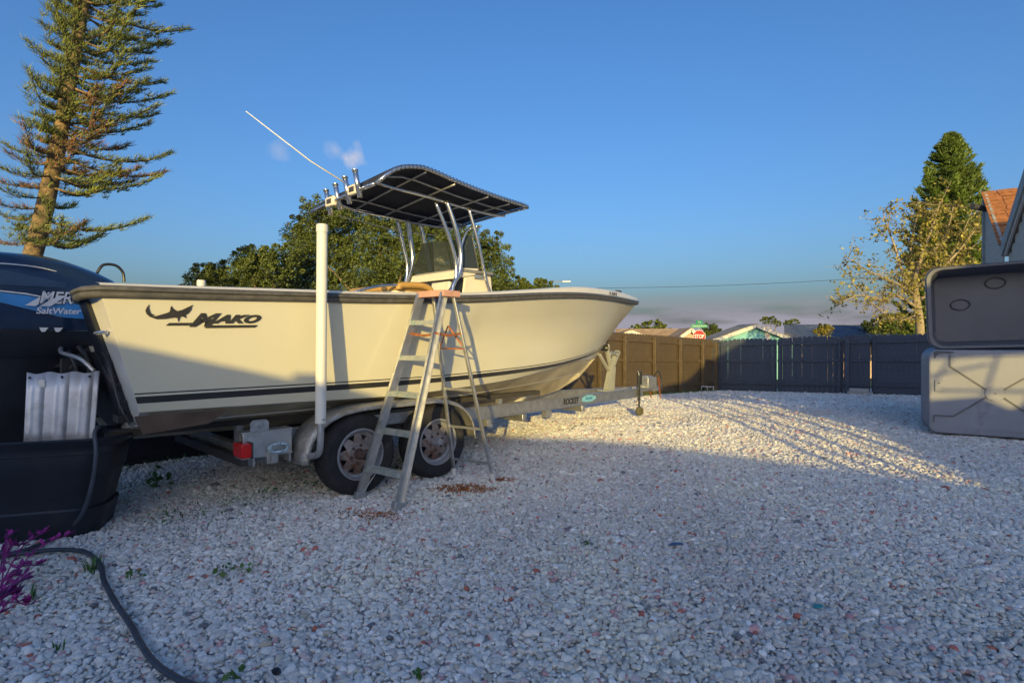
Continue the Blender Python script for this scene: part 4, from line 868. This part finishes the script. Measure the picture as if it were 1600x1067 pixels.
ring = [(1.50+.04*math.cos(a)*.35, .05+.19*math.sin(a), 1.80+.17*math.cos(a)) for a in np.linspace(0, 6.283, 28)]; MB().tube(ring, .011, 7).build('steering_wheel', black, co)
# windshield of five tinted panes and its frame
ws = empty('windshield', (0,0,0)); ws.parent = bt
bb_ = [(1.70, -.42), (2.05, -.43), (2.22, -.25), (2.22, .25), (2.05, .43), (1.70, .42)]; tt_ = [(1.86, -.36), (1.98, -.38), (2.08, -.22), (2.08, .22), (1.98, .38), (1.80, .36)]
for i in range(5):
    (a, b), (c, d) = bb_[i], bb_[i+1]; (e, f_), (g_, h_) = tt_[i], tt_[i+1]; z1, z2 = (2.56, 2.60) if i == 0 else ((2.60, 2.56) if i == 4 else (2.60, 2.60))
    MB().add([(a, b, 2.17), (c, d, 2.17), (g_, h_, z2), (e, f_, z1)], [(0,1,2,3)]).build('pane', glass, ws, solid=.006)
    MB().bar((a, b, 2.17), (e, f_, z1), .012, .012).build('pane_frame', black, ws)
MB().tube(curve([(1.70, -.44, 2.16), (1.74, -.44, 2.35), (1.84, -.44, 2.60), (1.97, -.46, 2.68), (2.0, -.52, 2.68)], 5), .014, 8).build('grab_rail', pipe, ws, smooth=True)
# seat / leaning post with tan cushion and side rail
se = empty('leaning_post', (0,0,0)); se.parent = bt
MB().box((1.05, 0, 1.80), (.42, .90, .12)).build('seat_box', cream, se, bevel=.03)
MB().box((1.05, 0, 1.89), (.46, .94, .07)).build('cushion', amber, se, bevel=.03)
MB().tube(curve([(.85, -.50, 1.86), (.86, -.50, 1.895), (.95, -.50, 1.91), (1.15, -.50, 1.915), (1.25, -.50, 1.89), (1.28, -.50, 1.84)], 5), .034, 8).build('bolster', amber, se, smooth=True)
MB().tube(curve([(.35, -.45, 1.80), (.6, -.5, 1.875), (.85, -.5, 1.90), (1.2, -.5, 1.90)], 5), .014, 8).build('grab_rail', pipe, se, smooth=True)
for x in (.88, 1.22):
    for y in (-.38, .38): MB().tube([(x, y, .98), (x, y, 1.76)], .022, 8).build('leg', pipe, se)
# T-top
tt = empty('t_top', (0,0,0)); tt.parent = bt
zx = [(.46, 2.83), (.56, 2.93), (.70, 3.01), (.92, 3.045), (1.15, 3.04), (1.4, 3.015), (1.75, 2.99), (2.2, 2.975), (2.62, 2.975)]
def tz(x, y): return lerp(zx, x)-.085*(y/.7)*np.interp(x, [.5, 1, 2.6], [.45, 1, .35])-.008*(y/.7)**2
def hw(x): return .72*(1-max(0, (.75-x)/.33)**2.2*.13)*(1-max(0, (x-2.45)/.2)**2*.06)
xs2 = list(np.linspace(.47, 2.62, 26)); ysn = np.linspace(-1, 1, 15)
MB().grid([[(x, hw(x)*v, tz(x, hw(x)*v)) for v in ysn] for x in xs2]).build('canopy', canvas, tt, smooth=True, solid=.012)
edge = [(x, -hw(x)-.012, tz(x, -hw(x))-.015) for x in xs2]; edge2 = [(x, hw(x)+.012, tz(x, hw(x))-.015) for x in xs2]
MB().tube(edge, .020, 10).build('edge_rail', pipe, tt, smooth=True); MB().tube(edge2, .020, 10).build('edge_rail', pipe, tt, smooth=True)
MB().tube([(xs2[0]-.01, y, tz(.47, y)-.015) for y in np.linspace(-hw(.47), hw(.47), 9)], .020, 10).build('edge_rail', pipe, tt, smooth=True)
MB().tube([(2.635, y, tz(2.62, y)-.015) for y in np.linspace(-.70, .70, 9)], .018, 10).build('edge_rail', pipe, tt, smooth=True)
lc = MB()
for k in range(44):
    x = .50+2.1*k/43; z = tz(x, -hw(x)); lc.tube([(x, -hw(x)+.03, z+.012), (x+.008, -hw(x)-.03, z+.006), (x+.01, -hw(x)-.034, z-.03), (x+.015, -hw(x)+.01, z-.035)], .0035, 4)
o = lc.build('lacing', black, tt); o['kind'] = 'stuff'
for y, s_ in ((-.42, 1), (.42, 1)):     # long rails under the canopy, drooping aft end
    MB().tube(curve([(.60, y, tz(.6, y)-.03), (.74, y, tz(.74, y)-.12), (.95, y, tz(.95, y)-.165), (1.3, y, tz(1.3, y)-.15), (1.8, y, tz(1.8, y)-.135), (2.3, y, tz(2.3, y)-.115), (2.5, y, tz(2.5, y)-.09)], 5), .017, 8).build('long_rail', pipe, tt, smooth=True)
    MB().tube([(x, y*1.06, tz(x, y)-.03) for x in np.linspace(.56, 2.55, 12)], .012, 8).build('long_rail', alu, tt, smooth=True)
for x in (1.05, 1.45, 1.95, 2.3):
    MB().tube([(x+(.0), y, tz(x, y)-.035) for y in np.linspace(-.70, .70, 9)], .012, 8).build('cross_rail', alu, tt, smooth=True)
legs = [[(1.36, 2.86), (1.50, 2.55), (1.62, 2.25), (1.62, 2.0), (1.48, 1.75), (1.45, 1.0)], [(1.52, 2.90), (1.62, 2.62), (1.70, 2.35), (1.68, 2.1), (1.56, 1.85), (1.52, 1.0)], [(1.85, 2.88), (1.97, 2.5), (2.10, 2.05), (2.16, 1.85), (2.2, 1.0)]]
for s_ in (-1, 1):
    for j, lg in enumerate(legs):
        pl = [(x+(.14 if s_ > 0 and j < 2 else 0)*(1-.3*k)*(j < 2 and k < 3), s_*(.50 if k > 0 else .47), z-.03*(s_ > 0 and k == 0)) for k, (x, z) in enumerate(lg)]
        MB().tube(curve(pl, 5), .021 if j != 1 else .026, 10).build('leg', pipe, tt, smooth=True)
for k, (x, y, z) in enumerate(((.53, .30, 2.80), (.52, .08, 2.82), (.50, -.15, 2.845), (.47, -.40, 2.86))):
    rh = MB(); d = Vector((-.10, 0, 1)).normalized(); p = Vector((x-.06, y, z+.02)); rh.tube([p-d*.12+Vector((.03,0,0)), p+d*.15], .027, 12, cap=False); rh.lathe([(0, .027), (.012, .033), (.022, .033), (.024, .024)], p+d*.13, d, 14)
    rh.build('rod_holder', pipe, tt, auto=50, solid=.002)
for y, z in ((.19, 2.81), (-.275, 2.853)):
    q = MB().box((.455, y, z+.01), (.05, .17, .10)).build('holder_plate', cream, tt, bevel=.01); MB().box((.428, y, z+.01), (.006, .09, .05)).build('plate_slot', darkw, q)
MB().tube([(.56, -.12, 2.92), (.10, -.06, 3.12), (-.50, 0.02, 3.47)], [.008, .007, .004], 7).build('antenna', pvc, bt, smooth=True)
MB().tube([(.78, .62, 2.79), (1.5, .66, 2.74), (2.3, .66, 2.76)], .006, 6).build('spare_antenna', pvc, bt)
MB().tube([(.62, -.12, 2.86), (.55, -.12, 2.925)], .018, 8).build('antenna_mount', darkw, tt)

# ---------------------------------------------------------------- step ladder
lad = empty('step_ladder', (-.72, 5.05, 0), 0, label='weathered aluminium step ladder with faded pink top standing beside the trailer wheels', cat='ladder')
LB = Vector((-.72, 5.05, 0))
def lg(px, py): p = onground(px, py)-LB; p.z = .0; return p
f0, f1, r0, r1 = lg(562, 780), lg(621, 796), lg(710, 743), lg(771, 752)
sx_ = (f1-f0).normalized(); ct = Vector((-.665, 5.09, 1.735))-LB; fr_ = ((r0+r1)/2-(f0+f1)/2); fr_.z = 0; fr_.normalize()
t0_, t1_ = ct-sx_*.135-fr_*.07, ct+sx_*.135-fr_*.07
for a, b, k in ((f0, t0_, 1), (f1, t1_, -1)):
    mb = MB(); mb.bar(a, b, .004, .075, up=sx_); d = (b-a).normalized(); w = d.cross(sx_).normalized()
    mb = MB(); X = sx_; Zr = d
    def rb(off_, wx, wy):   # channel section
        R = Matrix((X, w, Zr)).transposed(); mb.box((a+b)/2+X*off_[0]+w*off_[1], (wx, wy, (b-a).length), R)
    rb((0, 0), .004, .078); rb((k*-.012, .038), .026, .003); rb((k*-.012, -.038), .026, .003); mb.build('front_rail', alu, lad)
    ft = MB().box(a+Vector((0,0,.03)), (.05, .09, .06), Matrix((X, w, Zr)).transposed()).build('foot', alu, lad, bevel=.004)
for i in range(5):
    t = (i+1)*.1775-.025; a, b = f0.lerp(t0_, t), f1.lerp(t1_, t); L_ = (b-a).length; c = (a+b)/2; R = Matrix((sx_, fr_, Vector((0,0,1)))).transposed()
    mb = MB(); mb.box(c, (L_, .082, .005), R); mb.box(c-fr_*.04-Vector((0,0,.018)), (L_, .004, .036), R); mb.box(c+fr_*.04-Vector((0,0,.012)), (L_, .004, .024), R)
    for j in range(6): mb.box(c-fr_*(.03-.012*j)+Vector((0,0,.0035)), (L_*.96, .003, .003), R)
    mb.build('step', stepm, lad)
g0_, g1_ = ct-sx_*.125+fr_*.06, ct+sx_*.125+fr_*.06
for a, b in ((r0, g0_), (r1, g1_)): MB().bar(a, b, .032, .022, up=fr_).build('rear_rail', alu, lad, bevel=.003)
for a, b in ((r0, g0_), (r1, g1_)): MB().tube([a+Vector((0,0,-.0)), a.lerp(b, .045)], .024, 8).build('rear_foot', pvc, lad)
for t in (.10, .29, .50): MB().bar(r0.lerp(g0_, t), r1.lerp(g1_, t), .022, .012, up=fr_).build('rear_brace', alu, lad)
rustm = mat('rusty_brace', (.36, .13, .05), .7, metal=.2, var=.4, scale=30)
MB().bar(r0.lerp(g0_, .72), r1.lerp(g1_, .72), .022, .014).build('rear_brace', rustm, lad)
for s0, s1, t in ((f0.lerp(t0_, .80), r0.lerp(g0_, .80), 0), (f1.lerp(t1_, .80), r1.lerp(g1_, .80), 0)):
    m_ = (s0+s1)/2-Vector((0,0,.02)); MB().bar(s0, m_, .005, .022).build('spreader', rustm, lad); MB().bar(m_, s1, .005, .022).build('spreader', rustm, lad)
MB().bar(f0.lerp(t0_, .79)+fr_*.07, f1.lerp(t1_, .79)+fr_*.07, .02, .012).build('front_brace', rustm, lad)
MB().bar(r0.lerp(g0_, .72), (r0.lerp(g0_, .84)+r1.lerp(g1_, .84))/2, .005, .016).build('spreader', rustm, lad); MB().bar(r1.lerp(g1_, .72), (r0.lerp(g0_, .84)+r1.lerp(g1_, .84))/2, .005, .016).build('spreader', rustm, lad)
for a, q in ((f0, f0.lerp(t0_, .14)), (f1, f1.lerp(t1_, .14))):
    c = (f0.lerp(t0_, .15)+f1.lerp(t1_, .15))/2; MB().bar(a.lerp(q, .1), q.lerp(c, .38)+fr_*.03, .016, .006).build('foot_brace', alu, lad)
R = Matrix((sx_, fr_, Vector((0,0,1)))).transposed()
mb = MB(); mb.box(ct+Vector((0,0,.026)), (.34, .21, .010), R); mb.box(ct-fr_*.10, (.34, .01, .05), R); mb.box(ct+fr_*.10, (.34, .01, .05), R); mb.box(ct-sx_*.165, (.01, .19, .05), R); mb.box(ct+sx_*.165, (.01, .19, .05), R)
mb.build('top_cap', fadedp, lad, bevel=.004)

# ---------------------------------------------------------------- tubs, sheet, hose at the left
def rrect(L_, W_, r, n=7):
    p = []
    for cx, cy, a0 in ((L_/2-r, W_/2-r, 0), (-L_/2+r, W_/2-r, 90), (-L_/2+r, -W_/2+r, 180), (L_/2-r, -W_/2+r, 270)):
        for k in range(n): a = math.radians(a0+90*k/(n-1)); p.append((cx+r*math.cos(a), cy+r*math.sin(a)))
    return p
def tub(name, loc, rz, L_, W_, h_, label, m, lip=.045, k=.84, water=None):
    root = empty(name, loc, rz, label=label, cat='tub'); lv = []
    for z, s_, r in ((0, k-.02, .15), (.02, k, .16), (h_*.28, k+.05*(1-k)/.16*.9, .17), (h_*.30, k+.02, .17), (h_*.62, k+.08, .18), (h_*.64, k+.095, .18), (h_-.10, .965, .19), (h_-.095, .99, .19), (h_-.055, .99, .19), (h_-.05, 1.0, .2), (h_, 1.0+lip/W_, .21), (h_+.012, 1.0+lip*.6/W_, .21), (h_+.002, .965, .19)):
        lv.append([(x, y, z) for x, y in rrect(L_*s_, W_*s_, r)])
    inn = [[(x, y, z) for x, y in rrect(L_*s_, W_*s_, .16)] for z, s_ in ((h_-.06, .955), (.04, k-.04))]
    mb = MB(); mb.grid(lv+inn, closed=True); n = len(lv[0]); mb.add(inn[-1], [tuple(range(n))]); mb.add(lv[0], [tuple(range(n-1, -1, -1))]); mb.build('tub_body', m, root, auto=30)
    return root
tb = tub('plastic_tub', (-3.59, 3.87, -.01), .34, 1.66, .62, .665, 'large black plastic tub under the motor with a metal sheet in it', darkp)
tk = tub('plastic_tub', (bw(.1, 1.98).x, bw(.1, 1.98).y, -.01), RZ, 4.3, .85, .63, 'long low black plastic stock tank beyond the trailer in deep shade', darkp, k=.96)
sh = empty('metal_sheet', (0,0,0), 0, label='short corrugated silver metal sheet standing in the black tub', cat='metal sheet')
pA, pB = at(42, 583, 3.86), at(156, 581, 4.07); pC, pD = at(36, 705, 3.80), at(146, 705, 4.01); rws = []
for j in range(5):
    t = j/4; a, b = pA.lerp(pC, t), pB.lerp(pD, t); r = []
    u = (b-a).normalized(); nrm = Vector((u.y, -u.x, 0)).normalized()
    for i in range(49):
        s_ = i/48; q = (s_*3.0) % 1.0; hh = np.interp(q, [0, .22, .36, .60, .74, 1], [.0, .0, .014, .014, .0, .0])
        r.append(a.lerp(b, s_)+nrm*hh+Vector((0,0,(.007*math.cos(s_*6*math.pi+.6) if j == 0 else 0))))
    rws.append(r)
sheet = MB().grid(rws).build('corrugated_panel', mat('mill_aluminium', (.62, .62, .65), .45, metal=.45, var=.06, scale=3, dirt=(.42, .40, .40), dscale=5), sh, auto=25, solid=.002)
for s_ in (.09, .52, .90):
    p = pA.lerp(pB, s_)+Vector((.0, -.012, -.03)); MB().lathe([(0, .009), (.002, .009), (.002, 0)], p+Vector((0,-.02,0)), (.2,-1,0), 10).build('nail_hole', black, sh)
MB().box(pA.lerp(pB, .24)+Vector((0, -.03, -.07)), (.035, .002, .05), Matrix.Rotation(.47, 3, 'Z')).build('sticker', pvc, sh)
def gpts(l, r=.018): return [onground(a, b)+Vector((0,0,r+und(onground(a, b).x, onground(a, b).y)+.012)) for a, b in l]
rimp = at(152, 676, 3.84); 
hp = [rimp+Vector((-.06, .22, -.25)), rimp+Vector((-.03, .12, .0)), rimp+Vector((0, -.02, .015)), at(150, 710, 3.79), at(143, 760, 3.78), at(127, 805, 3.80)]+gpts([(100, 838), (60, 858), (20, 872), (-30, 885), (-90, 900)])
o = MB().tube(curve(hp, 8), .0135, 10).build('garden_hose', hosem, smooth=True); tag(o, 'dark hose hanging over the tub rim and curling away to the left', 'hose')
hp = gpts([(-60, 862), (20, 872), (80, 866), (130, 869), (155, 888), (163, 915), (180, 948), (203, 982), (224, 1020), (245, 1046), (275, 1066), (320, 1085), (420, 1120)])
o = MB().tube(curve(hp, 8), .0135, 10).build('garden_hose', hosem, smooth=True); tag(o, 'dark hose snaking across the gravel in the lower left corner', 'hose')

# ---------------------------------------------------------------- stacked grey bins at the right
def bin_(name, c, ux, w, h_, d, label, open_face, tilt=0.):
    """a big square tub lying on its side; face towards the camera is its opening or its ribbed base"""
    ux = Vector(ux).normalized(); uz = Vector((0,0,1)); nrm = ux.cross(uz)      # nrm points to the camera
    M = Matrix((ux, -nrm, uz)).transposed() @ Matrix.Rotation(tilt, 3, 'Y')
    root = empty(name, c, 0, label=label, cat='bin'); root.matrix_world = Matrix.Translation(c) @ M.to_4x4()
    def ring(s_, y, r): return [(x, y, z) for x, z in rrect(w*s_, h_*s_, r)]
    n = len(ring(1, 0, .1)); mb = MB()
    if open_face:
        lv = [ring(.86, d, .12), ring(.88, d-.02, .14), ring(.965, .07, .16), ring(.97, .05, .16), ring(1.01, .045, .17), ring(1.01, .0, .17), ring(1.0, -.012, .17), ring(.945, -.006, .15), ring(.935, .02, .14), ring(.86, d-.10, .11), ring(.83, d-.07, .10)]
        mb.grid(lv[::-1], closed=True); mb.add(lv[-1], [tuple(range(n))]); mb.add(lv[0], [tuple(range(n-1, -1, -1))])
        mb.build('bin_body', greyd, root, auto=30)
        mb = MB(); mb.grid([ring(1.014, .050, .17), ring(1.022, .03, .17), ring(1.014, -.002, .17)][::-1], closed=True); mb.build('rim_band', greyp, root, auto=30)
        for k in range(4): MB().bar((-.44*w+.02*k, d-.30, -.30*h_+.2*h_*k), (-.425*w, d-.30, -.30*h_+.2*h_*k), .03, .02).build('moulded_rib', greyd, root)
        for x, z in ((-.23*w, .05*h_), (.02*w, .30*h_)):
            c_ = [(x+.11*math.cos(a), d-.085, z+.075*math.sin(a)) for a in np.linspace(0, 6.2832, 25)]; MB().tube(c_, .009, 6).build('drain_ring', mat('ring_grey', (.06, .06, .07), .6), root)
    else:
        lv = [ring(.95, d, .16), ring(1.0, d-.01, .17), ring(.985, d-.06, .17), ring(.95, .04, .12), ring(.935, .008, .1), ring(.915, 0, .1)]
        mb.grid(lv[::-1], closed=True); mb.add(lv[-1], [tuple(range(n))]); mb.add(lv[0], [tuple(range(n-1, -1, -1))]); mb.build('bin_body', greyp, root, auto=30)
        rb = mat('rib_grey', (.13, .13, .14), .6, var=.1)
        def seg(a, b, w_=.022): MB().bar((a[0], -.004, a[1]), (b[0], -.004, b[1]), .018, w_, up=(0,1,0)).build('rib', rb, root)
        W2, H2 = w/2, h_/2
        for sx2 in (-1, 1):
            seg((sx2*.09, .05), (sx2*(W2-.28), H2-.26)); seg((sx2*(W2-.28), H2-.26), (sx2*(W2-.28), H2-.10)); seg((sx2*.09, -.05), (sx2*(W2-.32), -H2+.28)); seg((sx2*(W2-.32), -H2+.28), (sx2*(W2-.10), -H2+.28)); seg((sx2*(W2-.10), -H2+.28), (sx2*(W2-.10), -H2+.18))
        MB().lathe([(-.004, .115), (.012, .11), (.014, 0)], (0, 0, 0), (0,-1,0), 8).build('centre_boss', greyp, root, auto=30)
        MB().lathe([(.014, .012), (.018, .012), (.018, 0)], (0, 0, 0), (0,-1,0), 12).build('boss_pin', rb, root)
        for sx2 in (-1, 1):
            MB().box((sx2*(W2-.16), -.006, .08), (.10, .02, .16)).build('latch_plate', greyp, root, bevel=.006)
            MB().lathe([(0, .012), (.008, .012), (.010, 0)], (sx2*(W2-.16), -.016, .12), (0,-1,0), 8).build('bolt', rb, root)
        for zz in (-H2+.12, H2-.12): MB().bar((-W2+.3, -.002, zz), (W2-.3, -.002, zz), .012, .014, up=(0,1,0)).build('edge_rib', greyp, root)
        for k in range(3): MB().tube(curve([(-W2+.10, .02, H2-.19+.03*k), (-W2+.13, -.01, H2-.10+.02*k), (-W2+.22+.05*k, -.01, H2-.07)], 4), .010, 6).build('corner_rib', rb, root)
    return root
gL, gR = onground(1448, 679), onground(1604, 690); ux = (gR-gL); ux.z = 0
cb_ = gL+ux.normalized()*.74+Vector((0,0,.615))
bin_('plastic_bin', cb_, ux, 1.52, 1.23, .62, 'grey plastic bin on its side showing its ribbed underside, below the open one', False)
bin_('plastic_bin', cb_+ux.normalized()*.10+Vector((.0,.05,1.185)), ux, 1.60, 1.13, .62, 'open grey plastic bin on its side on top of the ribbed one', True, tilt=-.035)
pt = onground(1603, 688); fpot = empty('flower_pot', (pt.x+.06, pt.y-.12, pt.z), 0, label='small orange plastic pot at the right edge beside the bins', cat='pot')
MB().lathe([(0, .0), (0, .07), (.11, .10), (.11, .112), (.14, .112), (.14, .095), (.03, .07)], (0,0,0), (0,0,1), 20).build('pot_body', mat('orange_plastic', (.50, .10, .03), .5), fpot, auto=30)

# ---------------------------------------------------------------- weeds, purple plant, litter
def blades(name, px, py, n, hgt, spread, m, label, cat, wid=.006, lean=.6, group=None, aty=None):
    b = onground(px, py); b.z += und(b.x, b.y); mb = MB()
    for _ in range(n):
        a = random.uniform(0, 6.28); r = random.random()*spread; p = Vector((r*math.cos(a), r*math.sin(a), 0)); h_ = hgt*random.uniform(.5, 1.1); dd = Vector((math.cos(a), math.sin(a), 0))*h_*lean*random.uniform(.2, 1)
        sd_ = Vector((-math.sin(a), math.cos(a), 0))*wid
        q = [p, p+dd*.35+Vector((0,0,h_*.6)), p+dd+Vector((0,0,h_))]; mb.add([q[0]-sd_, q[0]+sd_, q[1]+sd_, q[1]-sd_, q[2]], [(0,1,2,3), (3,2,4)])
    o = mb.build(name, m); o.location = b; tag(o, label, cat, group); return o
blades('grass_tuft', 205, 500, 1, .02, .02, grassm, 'x', 'x') if False else None
blades('grass_tuft', 75, 832, 7, .22, .06, grassm, 'few long grass blades at the foot of the black tub', 'grass', .004)
blades('grass_tuft', 146, 893, 22, .09, .05, grassm, 'small green grass tuft where the hose bends', 'grass', .004, 1.0)
blades('grass_tuft', 48, 935, 8, .07, .03, grassm, 'tiny green tuft among the purple leaves', 'grass', .004, 1.0)
blades('grass_tuft', 90, 1012, 6, .05, .03, grassm, 'tiny green sprig near the lower left corner', 'grass', .004, 1.0)
def broadleaf(px, py, n, s_, m, label, cat, name='weed', spread=.05, up_=.05):
    b = onground(px, py); b.z += und(b.x, b.y); root = empty(name, b, random.random()*6, label=label, cat=cat)
    pts = [(random.gauss(0, spread), random.gauss(0, spread), abs(random.gauss(up_, up_*.5))+.015) for _ in range(n)]; add_leaves('leaves', pts, s_, m, root, flat=1.2, aspect=.75)
    mb = MB()
    for p in pts[::3]: mb.tube([(0,0,-.01), (p[0]*.5, p[1]*.5, p[2]*.8), p], .002, 4)
    mb.build('stem', m, root)
broadleaf(245, 762, 26, .055, grassm, 'leafy green weed on the gravel between the tub and trailer', 'weed', spread=.05, up_=.07)
broadleaf(366, 891, 14, .035, grassm, 'low flat weed on the open gravel below the trailer rear', 'weed', spread=.05, up_=.012)
broadleaf(203, 905, 9, .03, grassm, 'thin weed just right of the hose bend', 'weed', spread=.03, up_=.02)
broadleaf(916, 855, 8, .03, grassm, 'tiny yellow green weed in the middle of the gravel', 'weed', spread=.015, up_=.015)
broadleaf(654, 1060, 10, .025, grassm, 'tiny weed at the bottom edge of the picture', 'weed', spread=.015, up_=.015)
broadleaf(368, 1058, 10, .03, grassm, 'small dull weed at the bottom edge beside a dark stone', 'weed', spread=.02, up_=.015)
def underweeds():
    pts = []
    for _ in range(700):
        x = random.uniform(-1.5, 1.2); y = random.gauss(-.55+.12*x, .18); p = bw(x, y); pts.append((p.x, p.y, abs(random.gauss(.03, .02))+und(p.x, p.y)))
    for _ in range(500):
        x = random.uniform(-2.3, -.2); p = bw(x, 1.40+random.gauss(0, .07)); pts.append((p.x, p.y, abs(random.gauss(.04, .03))))
    add_leaves('weeds', pts, .022, grassm, None, flat=.6)
    o = [o for o in COL.objects if o.name == 'weeds'][0]; tag(o, 'low green ground cover growing in the shade under the trailer', 'weeds', kind='stuff')
    pts = []
    for i in range(1400):
        t = random.random(); x = 6+t*10.2; p = bw(x, 3.0+random.gauss(0, .05)); pts.append((p.x, p.y, gz(p.y)+abs(random.gauss(.02, .03))))
    for i in range(500):
        t = random.random(); p = Vector((7.09, 19.81, 0))+fd*t*7.5; pts.append((p.x, p.y-.2+random.gauss(0,.04), gz(p.y)+abs(random.gauss(.01, .02))))
    add_leaves('grass_strip', pts, .05, grassm, None, flat=.2); o = bpy.data.objects['grass_strip']; tag(o, 'thin line of grass along the foot of the fence', 'grass', kind='stuff')
underweeds()
def purple():
    for nm, stems, lab in (('purple_plant', [(0, 935, 105, 878), (0, 925, 68, 868), (-10, 950, 60, 905), (0, 900, 20, 868), (-20, 960, 40, 925), (0, 905, 30, 880), (0, 945, 14, 890)], 'purple leaved trailing plant at the left edge, upper cluster by the hose'),
                           ('purple_plant', [(-20, 1000, 42, 985), (-10, 985, 25, 970), (-30, 1010, 38, 952), (-20, 1000, 10, 978)], 'purple leaved trailing plant at the left edge, lower cluster')):
        b = onground(-10, stems[0][1]); root = empty(nm, b, 0, label=lab, cat='plant'); mb = MB(); lf = MB()
        for (x0, y0, x1, y1) in stems:
            a, e = onground(x0, y0)-b, onground(x1, y1)-b; a.z = .03; e.z = random.uniform(.08, .16); m_ = (a+e)/2+Vector((0,0,.07)); c = curve([a, m_, e], 5); mb.tube(c, .0035, 5)
            d0 = (e-a).normalized()
            for j in range(3, len(c)):
                for k in range(2 if j < len(c)-1 else 5):
                    d = (d0*.8+Vector((random.gauss(0,.7), random.gauss(0,.7), random.uniform(0, .7)))).normalized(); s2 = d.cross(Vector((0,0,1))).normalized()*.012; ln = random.uniform(.035, .068); p = c[j]
                    lf.add([p, p+d*ln*.45+s2, p+d*ln+Vector((0,0,-.005)), p+d*ln*.45-s2, p+d*ln*.45-Vector((0,0,.006))], [(0,1,2,4), (0,4,2,3)])
        mb.build('stem', purp, root); lf.build('leaves', purp, root)
purple()
def litter(px, py, n, rx, ry, label):
    b = onground(px, py); pts = []
    for _ in range(n):
        x, y = random.gauss(0, rx), random.gauss(0, ry); pts.append((b.x+x, b.y+y, und(b.x+x, b.y+y)+random.uniform(.004, .016)))
    add_leaves('pine_litter', pts, .035, leafbr, None, flat=2.5, aspect=.18); o = [q for q in COL.objects if q.name.startswith('pine_litter')][-1]; tag(o, label, 'leaf litter', kind='stuff')
litter(722, 765, 900, .14, .07, 'rusty brown dead needles scattered left of the ladder rear feet')
litter(785, 750, 260, .05, .04, 'small patch of rusty needles right of the ladder')
litter(580, 805, 260, .13, .07, 'thin patch of brown needles in front of the rear wheel')
litter(945, 655, 120, .30, .09, 'brown debris on the sunlit stone under the trailer tongue')
chipm = mat('blue_slate', (.04, .10, .22), .5); tealm = mat('teal_glass', (.03, .25, .28), .3)
for px, py, m_, l, nm in ((1056, 855, chipm, .05, 'flat dark blue chip lying on the gravel right of centre'), (1278, 951, tealm, .03, 'small teal chip lying on the gravel at lower right')):
    b = onground(px, py); o = MB().prism([(-l, -.006), (-l*.3, -.016), (l, -.008), (l*.8, .010), (-l*.5, .014)], (0,0,0), (1,.1,0), (.05,1,.15), .006).build('stone_chip', m_, bevel=.002); o.location = (b.x, b.y, und(b.x, b.y)+.018); tag(o, nm, 'stone')
b = onground(432, 1055); o = MB().lathe([(-.014, .006), (-.010, .015), (0, .021), (.010, .014), (.014, .004)], (0,0,0), (.3,.4,1), 7).build('dark_stone', darkp, auto=40); o.location = (b.x, b.y, .018); tag(o, 'near black rounded stone at the bottom edge', 'stone')
